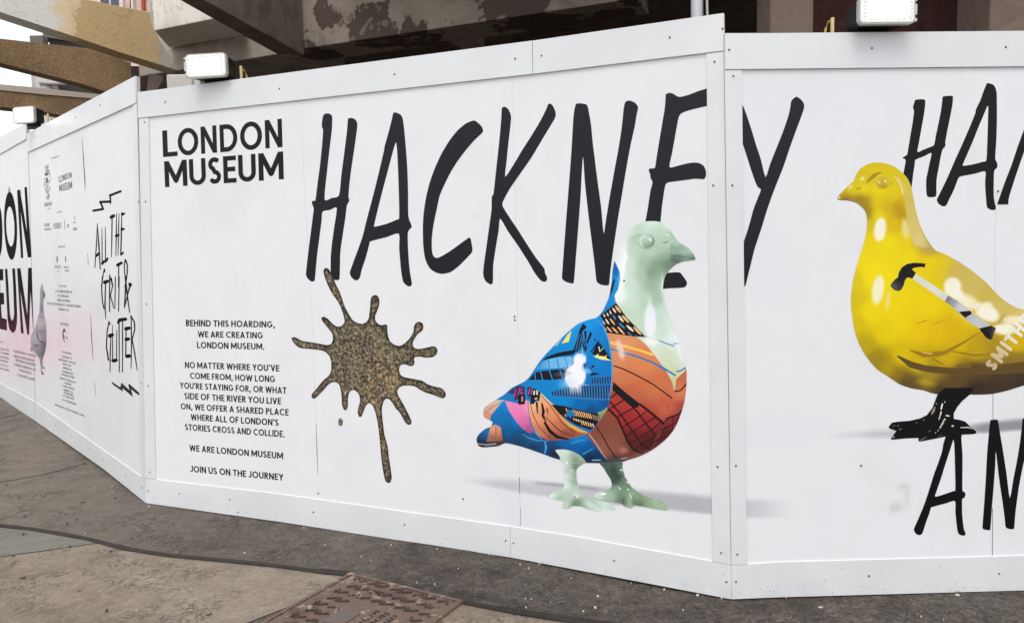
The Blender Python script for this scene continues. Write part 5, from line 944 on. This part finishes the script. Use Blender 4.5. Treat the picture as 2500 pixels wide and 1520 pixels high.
# SMITH… along the tail
P_, x = [], 0
for ch in 'SMITHFI':
    W_, ss = glyph(ch, .24); P_ += [[(a_+x, b_) for a_, b_ in p] for st in ss for p in brush(st, .24, True)]; x += W_+.2
o_, dx_, up_ = np.array((1193, 1276)), np.array((.605, -.80))*146, np.array((-.80, -.60))*122
A(dict(name='tail_lettering', polys=[px('Y4', [tuple(o_+dx_*a_+up_*b_) for a_, b_ in p]) for p in P_], col=field('Y4', [(1160,1200,(196,178,140)),(1260,1090,(206,190,146)),(1330,990,(222,208,176)),(1370,900,(236,228,210)),(1440,800,(240,234,222))]), plain=1))
FOOT = [(560,150),(620,100),(870,96),(884,110),(850,160),(780,220),(735,275),(705,330),(705,380),(760,390),(810,405),(870,465),(910,495),(912,512),(880,520),(780,525),(640,540),(520,565),(400,588),(380,582),(385,565),(380,555),(250,560),(140,572),(130,560),(180,490),(125,472),(108,455),(140,415),(200,405),(300,398),(400,375),(460,345),(510,280),(540,200)]
A(dict(L_('leg', 'AN', FOOT, col=(14, 12, 13)), noclip=1, plain=1))
for pts, w, c in (([(600,245),(590,290)], 13, (236,232,228)), ([(588,315),(584,342)], 11, (236,232,228)), ([(580,350),(570,384)], 8, (226,222,216)), ([(634,350),(662,354)], 10, (240,236,228)), ([(626,382),(612,398)], 14, (206,190,168)), ([(608,412),(594,436)], 15, (206,190,168)), ([(588,446),(578,464)], 13, (196,182,160)), ([(532,275),(518,310),(504,335)], [12,22,14], (150,132,122)), ([(690,445),(698,446)], 14, (230,224,222)), ([(768,460),(835,458),(870,470)], [6,9,4], (220,216,214)), ([(545,240),(546,246)], 10, (140,126,120)), ([(622,225),(624,228)], 9, (230,226,220)), ([(148,447),(165,440)], 12, (84,78,76)), ([(190,445),(200,440)], 8, (110,104,100)), ([(403,576),(430,560),(458,544)], [10,8,4], (120,116,114)), ([(148,552),(160,545)], 12, (150,146,142)), ([(560,486),(562,489)], 10, (190,180,170)), ([(536,505),(540,510)], 9, (170,160,150)), ([(365,412),(364,415)], 8, (150,144,140)), ([(430,388),(431,391)], 8, (160,154,150)), ([(478,496),(490,490)], 8, (120,112,106)), ([(208,478),(222,472)], 8, (130,124,120)), ([(560,540),(600,530)], 6, (90,86,84))):
    A(dict(B_('leg', 'AN', pts, w, c, True), noclip=1, plain=1))
yov = blob_fn('Y1', [(308,375,15,30,6,(248,242,226),.95,.22),(320,345,9,14,0,(244,236,214),.8,.5),(436,372,9,28,-8,(232,214,150),.85,.4),(298,680,15,38,8,(246,240,220),.9,.3),(348,735,6,26,6,(236,224,170),.7,.6),(676,662,22,22,0,(248,243,224),.97,.25),(672,700,20,18,0,(246,240,216),.9,.5),(735,735,34,14,36,(246,240,216),.9,.5),(790,760,20,12,20,(240,230,196),.7,.7),(850,795,34,20,28,(248,243,224),.95,.25),(855,760,14,10,0,(244,236,206),.8,.5),(790,840,24,9,24,(240,228,180),.6,.7),(940,880,30,14,0,(248,243,224),.94,.25),(985,835,28,12,0,(246,238,206),.85,.5),(217,118,7,5,-40,(244,232,150),.9,.5),(158,160,5,4,-50,(240,226,140),.9,.5),(665,640,12,9,20,(240,230,190),.5,.8),(705,700,16,12,40,(248,243,224),.9,.5),(770,730,20,9,40,(244,236,206),.7,.7),(540,1150,26,9,8,(196,168,30),.6,.8)])
yg = flat_art(PR, .0012, yl, HR, clip=[YS], grid=4.6, overlay=yov)
for k_, o in yg.items():
    if k_ != 'pigeon_print': o.parent = yg['pigeon_print']; o.matrix_parent_inverse = Matrix.Identity(4)
yg['pigeon_print']['label'] = 'glossy yellow pigeon with black feet'
# ------------------------------------------------------------------ far bay: giant title, grey bird, credits
FAR = field('L3', [(60,200,(16,14,18)),(200,200,(16,14,18)),(60,600,(17,14,19)),(200,800,(17,14,19)),(80,950,(22,16,24)),(240,950,(22,16,24)),(30,1180,(74,34,52)),(100,1210,(80,38,56)),(180,1200,(74,34,50)),(260,1180,(60,28,42)),(80,1080,(46,24,36))])
def far(name, outer, holes=(), sm=1): return flat_art(PLB, .0006, [dict(name=name, polys=[smooth_poly(px('L3', outer), sm)], holes=[smooth_poly(px('L3', h), sm) for h in holes], col=FAR, mat=M_PRINT_M)], HB)[name]
far('letter', [(130,140),(152,132),(206,455),(186,117),(205,112),(240,648),(212,650),(158,300),(178,652),(160,655)])
ovl = lambda cx, cy, rx, ry, sk: [(cx+rx*math.cos(t)+sk*math.sin(t), cy+ry*math.sin(t)) for t in [2*math.pi*i/30 for i in range(30)]]
far('letter', ovl(81,409,49,260,8), [ovl(79,414,31,152,6)])
far('letter', [(-60,235),(-20,240),(0,268),(12,320),(19,450),(14,580),(0,640),(-30,680),(-60,690)], [[(-50,330),(-22,330),(-8,380),(-4,460),(-10,560),(-24,600),(-50,600)]], 2)
far('letter', [(-40,740),(24,737),(26,822),(0,824),(2,918),(30,918),(33,1005),(8,1008),(14,1108),(52,1120),(53,1205),(-20,1188)])
far('letter', [(38,738),(56,735),(64,850),(76,1085),(84,1118),(92,1130),(101,1122),(108,1080),(100,850),(93,733),(115,732),(124,900),(131,1080),(129,1150),(120,1200),(105,1222),(88,1218),(70,1190),(58,1120)])
far('letter', [(130,733),(156,731),(208,1088),(214,730),(243,727),(262,1000),(274,1180),(262,1214),(252,1190),(233,905),(222,1237),(208,1235),(155,900),(181,1228),(160,1225)])
for pts in ([(66,150),(66,120),(70,105),(74,120),(74,150)], [(60,150),(60,132),(64,132),(64,150)], [(77,150),(77,130),(81,135),(81,150)], [(160,160),(158,138),(162,136),(164,165)]): ink('skyline_mark', PLB, .0006, [px('L3', pts)], HB, M_GREYTXT)
BIRD = smooth_poly(px('LP', [(478,250),(490,265),(495,310),(515,360),(518,385),(500,420),(497,480),(500,570),(510,620),(525,700),(530,800),(530,920),(518,1010),(495,1080),(485,1130),(490,1190),(515,1200),(512,1212),(485,1213),(480,1160),(475,1200),(482,1240),(500,1265),(500,1280),(475,1280),(468,1200),(455,1110),(445,1085),(410,1040),(375,1000),(348,1012),(350,985),(360,950),(350,900),(360,830),(385,780),(400,750),(420,690),(430,640),(450,580),(455,500),(458,400),(460,330),(468,270)]), 2)
GRB = field('LP', [(480,280,(168,166,174)),(470,380,(176,174,180)),(510,370,(110,106,112)),(480,540,(150,147,154)),(460,700,(178,174,180)),(510,800,(138,134,142)),(380,860,(178,168,176)),(430,900,(168,162,170)),(520,950,(104,100,108)),(450,1020,(140,134,142)),(495,1050,(92,88,96)),(390,990,(150,142,150)),(460,1120,(150,145,150)),(480,1200,(124,120,126))])
bl = [dict(name='pigeon_print', polys=[BIRD], col=GRB, mat=M_PRINT_M)]
for pts, w in (([(425,720),(425,820),(440,880),(470,910),(500,925)], [3,9,10,10,6]), ([(390,940),(420,955),(450,935)], [6,14,4]), ([(465,500),(485,520),(470,545),(490,560)], 5), ([(440,620),(480,635),(505,630)], 4), ([(500,330),(512,370),(500,400)], 10), ([(470,900),(500,930)], 12), ([(440,780),(500,790)], 4)): bl.append(B_('pigeon_print', 'LP', pts, w, (72, 68, 76)))
o = flat_art(PL, .0014, bl, HA, clip=[BIRD], grid=3)['pigeon_print']; o['label'] = 'small grey pigeon print'
# ------------------------------------------------------------------ ALL THE GRIT & GUTTER
def word(k, *strokes):
    polys = []
    for pts, w in strokes:
        ws = [w]*len(pts) if isinstance(w, (int, float)) else w
        polys += brush(px(k, pts), [q/K[k][2] for q in ws], True)
    return polys
W1 = word('B1', ([(217,605),(205,900),(183,1225)],[6,15,13]), ([(217,605),(238,900),(258,1250)],[8,20,14]), ([(202,1062),(240,1030)],36), ([(282,668),(284,900),(285,1180)],[8,14,14]), ([(285,1172),(312,1140)],[36,34]), ([(330,658),(331,900),(333,1155)],[8,13,14]), ([(335,1135),(364,1095)],[40,26]))
W2 = word('B1', ([(425,530),(422,800),(417,1078)],[16,17,10]), ([(412,520),(448,500)],46), ([(489,462),(484,760),(478,1065)],[9,17,10]), ([(523,468),(516,760),(508,1055)],[9,16,10]), ([(480,785),(514,770)],36), ([(562,450),(556,750),(548,1030)],[10,18,18]), ([(570,478),(594,468)],[44,30]), ([(562,690),(590,685)],[40,30]), ([(553,1042),(586,1012)],[34,20]))
W3 = word('B1', ([(316,1245),(320,1285)],[16,20]), ([(314,1245),(292,1370),(276,1498)],[12,16,16]))+word('B2', ([(234,-20),(226,130),(235,260),(252,340)],[13,13,13,14]), ([(262,42),(296,28)],[44,34]), ([(270,50),(264,300),(274,460)],[12,16,8]), ([(318,-40),(316,375)],[14,12]), ([(336,-10),(352,80),(326,195)],[14,12,10]), ([(325,190),(345,260),(366,340)],[12,12,9]), ([(383,-20),(377,340)],[12,10]), ([(426,-20),(420,375)],[13,11]))+word('B1', ([(390,1340),(391,1498)],[10,15]), ([(388,1345),(418,1430),(432,1498)],[12,15,15]), ([(468,1358),(469,1498)],[8,13]), ([(519,1205),(516,1498)],[15,15]), ([(502,1192),(558,1160)],[44,38]))
W4 = word('B1', ([(620,1498),(602,1290),(597,1190),(612,1115),(638,1180),(640,1280),(625,1400),(606,1498)],[17,15,15,20,18,17,17,17]))+word('B2', ([(505,-20),(497,150),(486,332)],[16,16,12]), ([(500,0),(520,200),(546,386)],[14,16,11]), ([(556,65),(530,150),(490,320)],[20,15,10]), ([(549,62),(554,72)],40))
W5 = word('B2', ([(310,490),(289,600),(281,780),(304,930)],[12,14,15,18]), ([(308,488),(320,520)],[14,16]), ([(322,652),(348,640)],[50,40]), ([(332,650),(324,850),(322,1065)],[10,14,9]), ([(350,528),(351,740),(353,950)],[6,11,13]), ([(355,935),(395,930)],[40,36]), ([(370,945),(378,958)],12), ([(399,588),(396,930)],[9,12]), ([(412,505),(432,472),(500,462)],[22,42,38]), ([(425,500),(428,1065)],[13,11]), ([(466,495),(464,1065)],[13,11]), ([(506,575),(501,880)],[12,14]), ([(505,572),(540,563)],[46,38]), ([(508,692),(536,688)],[44,36]), ([(512,885),(540,882)],[40,44]), ([(562,420),(568,700),(562,1025)],[12,14,9]), ([(560,425),(602,500),(605,580),(575,692)],[16,16,15,12]), ([(575,690),(605,860),(633,1045)],[12,15,10]))
Z1 = word('B1', ([(162,428),(298,405)],32), ([(298,402),(278,350),(256,305)],26), ([(258,306),(400,300)],34), ([(402,322),(398,200)],22), ([(396,215),(545,155)],32))
for w_ in (W1, W2, W3, W4, W5, Z1): ink('painted_word', PL, .0006, w_, HA, M_INK3)
ink('zigzag_mark', PL, .0006, [px('B2', [(338,1172),(440,1240),(450,1187),(462,1195),(545,1272),(530,1215),(540,1198),(678,1322),(676,1352),(562,1262),(585,1352),(465,1250),(468,1288),(350,1205)])], HA, M_INK2)
# small title and the small print (too small to read in the photograph)
logo(PL, HA, 'L1', [(535,487),(653,448),(656,500),(540,545)], 'LONDON', [(535,551),(553,572),(576,592),(597,613),(616,634),(638,654)], .17)
logo(PL, HA, 'L1', [(540,568),(658,530),(660,603),(545,630)], 'MUSEUM', [(540,562),(566,580),(583,594),(597,610),(614,630),(634,659)], .17)
def small_print(k, x0, x1, y, h, pl=PL, par=HA, m=M_GREYTXT, dens=1.):
    (a, b), (c, d) = px(k, [(x0, y), (x1, y)]); sl = .00112*(b-655); polys = []; x = a; hh = h/K[k][2]; r = random.Random(int(x0*7+y))
    while x < c:
        yy = b+sl*(x-(a+c)/2); t = r.choice('nnmillolhb ')
        if t == ' ': x += 1.3; continue
        w = r.uniform(.45, .8); polys.append([(x, yy-hh/2), (x+w, yy-hh/2+sl*w), (x+w, yy+hh/2), (x, yy+hh/2)])
        if t in 'nmobh': e = -1 if t in 'nm' else 1; polys.append([(x, yy+e*hh*.42-.4), (x+1.5, yy+e*hh*.42-.4), (x+1.5, yy+e*hh*.42+.4), (x, yy+e*hh*.42+.4)])
        x += r.uniform(1.15, 1.5)/dens
    if polys: ink('small_print', pl, .0006, polys, par, m)
for a in ((472,538,315,12),(517,566,813,12),(531,594,1132,14),(408,482,742,34),(430,462,782,8),(408,450,932,30),(408,464,972,20),(485,563,940,52),(612,638,940,30),(668,702,968,28),(502,552,1315,26),(585,628,1318,18),(588,628,1350,18),(520,540,1355,8)): small_print('L1', *a)
for a in ((542,606,181,18),(506,655,230,24),(530,628,270,22),(525,638,312,22),(430,740,352,22),(535,630,395,22),(553,628,528,22),(588,618,650,20),(568,652,790,16),(568,660,832,18),(535,697,868,18),(575,650,900,18),(578,655,935,18),(568,670,970,18),(560,682,1000,18),(547,692,1040,18),(592,655,1072,18),(573,678,1105,18),(582,668,1138,18),(583,675,1165,18),(580,675,1195,18),(570,697,1238,18),(503,768,1312,18)): small_print('L2', *a)
for a in ((120,330,795,20),(122,312,838,20),(140,330,878,20),(128,330,920,20),(175,285,960,20),(155,315,1010,20),(-40,82,755,18),(-40,82,790,18),(-40,82,828,18),(-40,72,860,18),(-40,75,898,18),(-40,80,935,18),(-20,30,690,16)):
    small_print('L2', *a, pl=PLB if a[1] < 100 else PL, par=HB if a[1] < 100 else HA)
# crest, partner marks
r = random.Random(3); cp = []
for i in range(90):
    t = r.random(); yy = 385+t*315; hw = 10+30*math.exp(-((t-.42)/.26)**2) if t < .75 else 12
    xx = 430+r.uniform(-hw, hw)+t*8; cp.append(px('L1', ell(xx, yy, r.uniform(2, 5), r.uniform(4, 13), r.uniform(-50, 50), 7)))
ink('crest', PL, .0006, cp, HA, M_GREYTXT)
ink('crest', PL, .0006, [px('L1', ell(431, 525, 11, 24)), px('L1', ell(426, 470, 16, 14))], HA, mat('crest_dark', .5, (76, 74, 82)))
ink('partner_mark', PL, .0006, [px('L1', p) for p in ([(588,885),(592,884),(594,980),(590,980)], [(668,905),(690,930),(676,925),(694,900)], [(684,850),(690,860),(680,872),(690,880),(676,884)])], HA, M_GREYTXT)
ink('partner_mark', PL, .0006, [px('L1', p) for p in ([(517,1218),(526,1218),(529,1275),(520,1275)], [(596,1215),(603,1215),(606,1272),(598,1268)])], HA, M_INK2)
ink('partner_mark', PL, .0006, word('L2', ([(592,690),(578,650),(577,600),(586,575),(598,600)], [4,10,9,14,8])), HA, M_INK2)
# ------------------------------------------------------------------ manhole cover
def rust(name, base):
    m = mat(name, .72, spec=.35); c = ramp(m, noise(m, 7, 6, .65, .6), base); c = mix(m, .55, c, ramp(m, noise(m, 120, 3, .7), [(.35, (90, 90, 90)), (.65, (170, 168, 164))]), 'OVERLAY')
    d = noise(m, 13, 5, .7, 1.); c = mix(m, math_(m, 'MULTIPLY', gr(m, d, .56, .66), .8), c, (176, 154, 132)); setc(m, c); bump(m, noise(m, 150, 3, .7), .4, .004); return m
M_RUST = rust('rusty_iron', [(.35, (100, 82, 74)), (.5, (128, 105, 94)), (.65, (118, 102, 93))])
M_RUSTD = rust('shaded_iron', [(.35, (66, 53, 48)), (.5, (84, 68, 61)), (.65, (76, 63, 57))])  # darker copy of the rust, tread shadows put into the colour
M_PAD = mat('smooth_pad', .5, (98, 84, 78))
T, RR, LL = gpt(px('G2', [(478, 934)])[0]), gpt(px('G2', [(1330, 1151)])[0]), gpt((598, 1522))
e1 = (RR-T); e1.z = 0; wM = e1.length; e1.normalize(); e2 = Vector((e1.y, -e1.x, 0))
if e2.dot(LL-T) < 0: e2 = -e2
zM = gh(T.x)+.012; lM = .78
mc = thing('manhole_cover', 'rusty brown square iron manhole cover with raised treads, at the bottom', 'manhole cover', T+e1*wM/2+e2*lM/2)
Q = lambda a, b, z: Vector((T.x, T.y, 0))+e1*a+e2*b+Vector((0, 0, zM+z))
def frame_bar(bm, a0, b0, a1, b1, z0, z1): bm_prism(bm, [Q(a0, b0, z0), Q(a1, b0, z0), Q(a1, b1, z0), Q(a0, b1, z0)], [Q(a0, b0, z1), Q(a1, b0, z1), Q(a1, b1, z1), Q(a0, b1, z1)])
bm = bmesh.new()
for a0, b0, a1, b1 in ((0, 0, wM, .018), (0, lM-.018, wM, lM), (0, .0185, .018, lM-.0185), (wM-.018, .0185, wM, lM-.0185)): frame_bar(bm, a0, b0, a1, b1, -.03, .004)
from_bm('frame', bm, M_RUST, mc)
dg = (e1*.80+e2*.60).normalized()       # treads run level across the picture
XI = Vector((1, 0, 0)); ex = (XI.dot(e1), XI.dot(e2)); YI = Vector((0, 1, 0)); ey = (YI.dot(e1), YI.dot(e2))
bm = bmesh.new(); st = .066; frame_bar(bm, .023, .023, wM-.023, lM-.023, -.03, 0)
def tread(a, b, dx, dy, lx, ly, w=.011, h=.0055):
    A_, B_e = Vector((ex[0], ex[1])), Vector((ey[0], ey[1])); c = Vector((a, b))+A_*dx+B_e*dy
    p = [c+A_*sx*lx+B_e*sy*ly for sx, sy in ((-1, -1), (1, -1), (1, 1), (-1, 1))]
    if min(q.x for q in p) < .03 or max(q.x for q in p) > wM-.03 or min(q.y for q in p) < .03 or max(q.y for q in p) > lM-.03: return
    bm_prism(bm, [Q(q.x, q.y, -.002) for q in p], [Q(q.x, q.y, h) for q in p])
pa = lambda a, b: (.20 < a < .52 and .22 < b < .60)
for i in range(14):
    for j in range(14):
        a, b = .05+i*st, .05+j*st
        if a > wM-.03 or b > lM-.03 or pa(a, b): continue
        k = 1 if (i+j) % 2 else -1
        tread(a, b, 0, 0, .025, .0052, h=.007); tread(a, b, -.0212*k, .0192*k, .0048, .012, h=.007)
plate = from_bm('plate', bm, M_RUST, mc); plate.data.materials.append(M_RUSTD)
for p in plate.data.polygons:
    if p.area < .004: p.material_index = 1
for a0, b0 in ((.225, .30), (.225, .47)):
    bm = bmesh.new(); frame_bar(bm, a0, b0, a0+.10, b0+.13, -.002, .004); from_bm('pad', bm, M_PAD, mc)
bm = bmesh.new(); r = random.Random(9)
for row, (a0, n, hh) in enumerate(((.37, 13, .022), (.415, 15, .03), (.465, 8, .018))):
    for i in range(n):
        b0 = .25+i*.022; frame_bar(bm, a0, b0, a0+hh*r.uniform(.6, 1), b0+.006, -.002, .0045)
        if r.random() < .6: z = r.choice((0, .5, 1)); frame_bar(bm, a0+hh*z*.8, b0+.0062, a0+hh*z*.8+.005, b0+.015, -.002, .0045)
from_bm('raised_mark', bm, M_RUSTD, mc)
# ------------------------------------------------------------------ litter
M_LIT = mat('pale_scrap', .8, (206, 200, 188)); M_LEAF = mat('dark_scrap', .8, (62, 54, 48))
def scrap_me(name, m, seed, L):
    r = random.Random(seed); n = 7; bm = bmesh.new(); P_ = [(L*math.cos(2*math.pi*i/n)*r.uniform(.7, 1.1), L*.5*math.sin(2*math.pi*i/n)*r.uniform(.6, 1.2)) for i in range(n)]
    bm_prism(bm, [(x, y, .0) for x, y in P_], [(x*.95, y*.95, .004+.004*r.random()) for x, y in P_]); bmesh.ops.recalc_face_normals(bm, faces=bm.faces)
    me = bpy.data.meshes.new(name); bm.to_mesh(me); bm.free(); me.materials.append(m); return me
SC = [scrap_me('litter_scrap', M_LIT, i, .011) for i in range(4)]; DK = [scrap_me('dark_litter', M_LEAF, i+9, .012) for i in range(3)]
lit = [q for i_, q in enumerate(px('G2', [(130,585),(287,713),(670,688),(785,713),(1130,740),(632,828),(890,927),(140,836),(1290,890),(1520,783),(1650,816),(1755,858),(1822,888),(1900,852),(2050,893),(2140,962),(1795,1117),(1840,1120),(2340,1098),(1985,1143),(1800,1184),(1765,1215),(1690,1205),(980,997),(1115,1008),(2320,1185),(1040,945),(560,800)])+px('G3', [(213,1270),(790,1215),(888,1272),(1082,1263),(190,1370),(85,1403),(545,1357),(955,1395),(500,1160),(1290,1290),(1450,1345)])+px('G4', [(65,1282),(350,1258),(945,1248),(1145,1405),(1245,1450),(1440,1478),(370,1368),(1680,1490),(1520,1228),(1560,1262),(1830,1218),(2090,1465)])+px('G1', [(955,755),(720,625),(720,660),(562,571),(165,525),(150,447),(630,512),(340,332),(75,302),(1130,1048),(1570,1052),(1958,1108),(230,905),(548,927),(1360,1200),(795,688),(360,292),(250,245)])) if i_ % 4 != 2]
for i, p in enumerate(lit):
    o = bpy.data.objects.new('litter_scrap', SC[i % 4]); COL.objects.link(o); q = gpt(p, .002); k = random.choice((.3, .34, .38, .42, .5, .6, .9))
    o.location = q; o.rotation_euler = (0, 0, random.uniform(0, 6.3)); o.scale = (k, k*random.uniform(.6, 1.2), 1)
    tag(o, 'tiny pale scrap of litter on the dark asphalt', 'litter', 'pale litter scraps on the ground')
drk = px('G1', [(408,353),(182,233),(482,382),(540,480),(848,692),(530,735),(490,845),(432,870),(160,823),(40,622),(150,940),(712,1050),(685,1430),(1340,1458),(150,1220),(450,1018),(120,703),(740,708),(90,1078)])
for i, p in enumerate(drk):
    o = bpy.data.objects.new('dark_litter', DK[i % 3]); COL.objects.link(o); q = gpt(p, .010); k = random.uniform(.6, 1.3)
    o.location = q; o.rotation_euler = (0, 0, random.uniform(0, 6.3)); o.scale = (k*1.2, k*.8, .6)
    tag(o, 'small dark flake of debris trodden into the paving', 'debris', 'dark flakes on the paving')
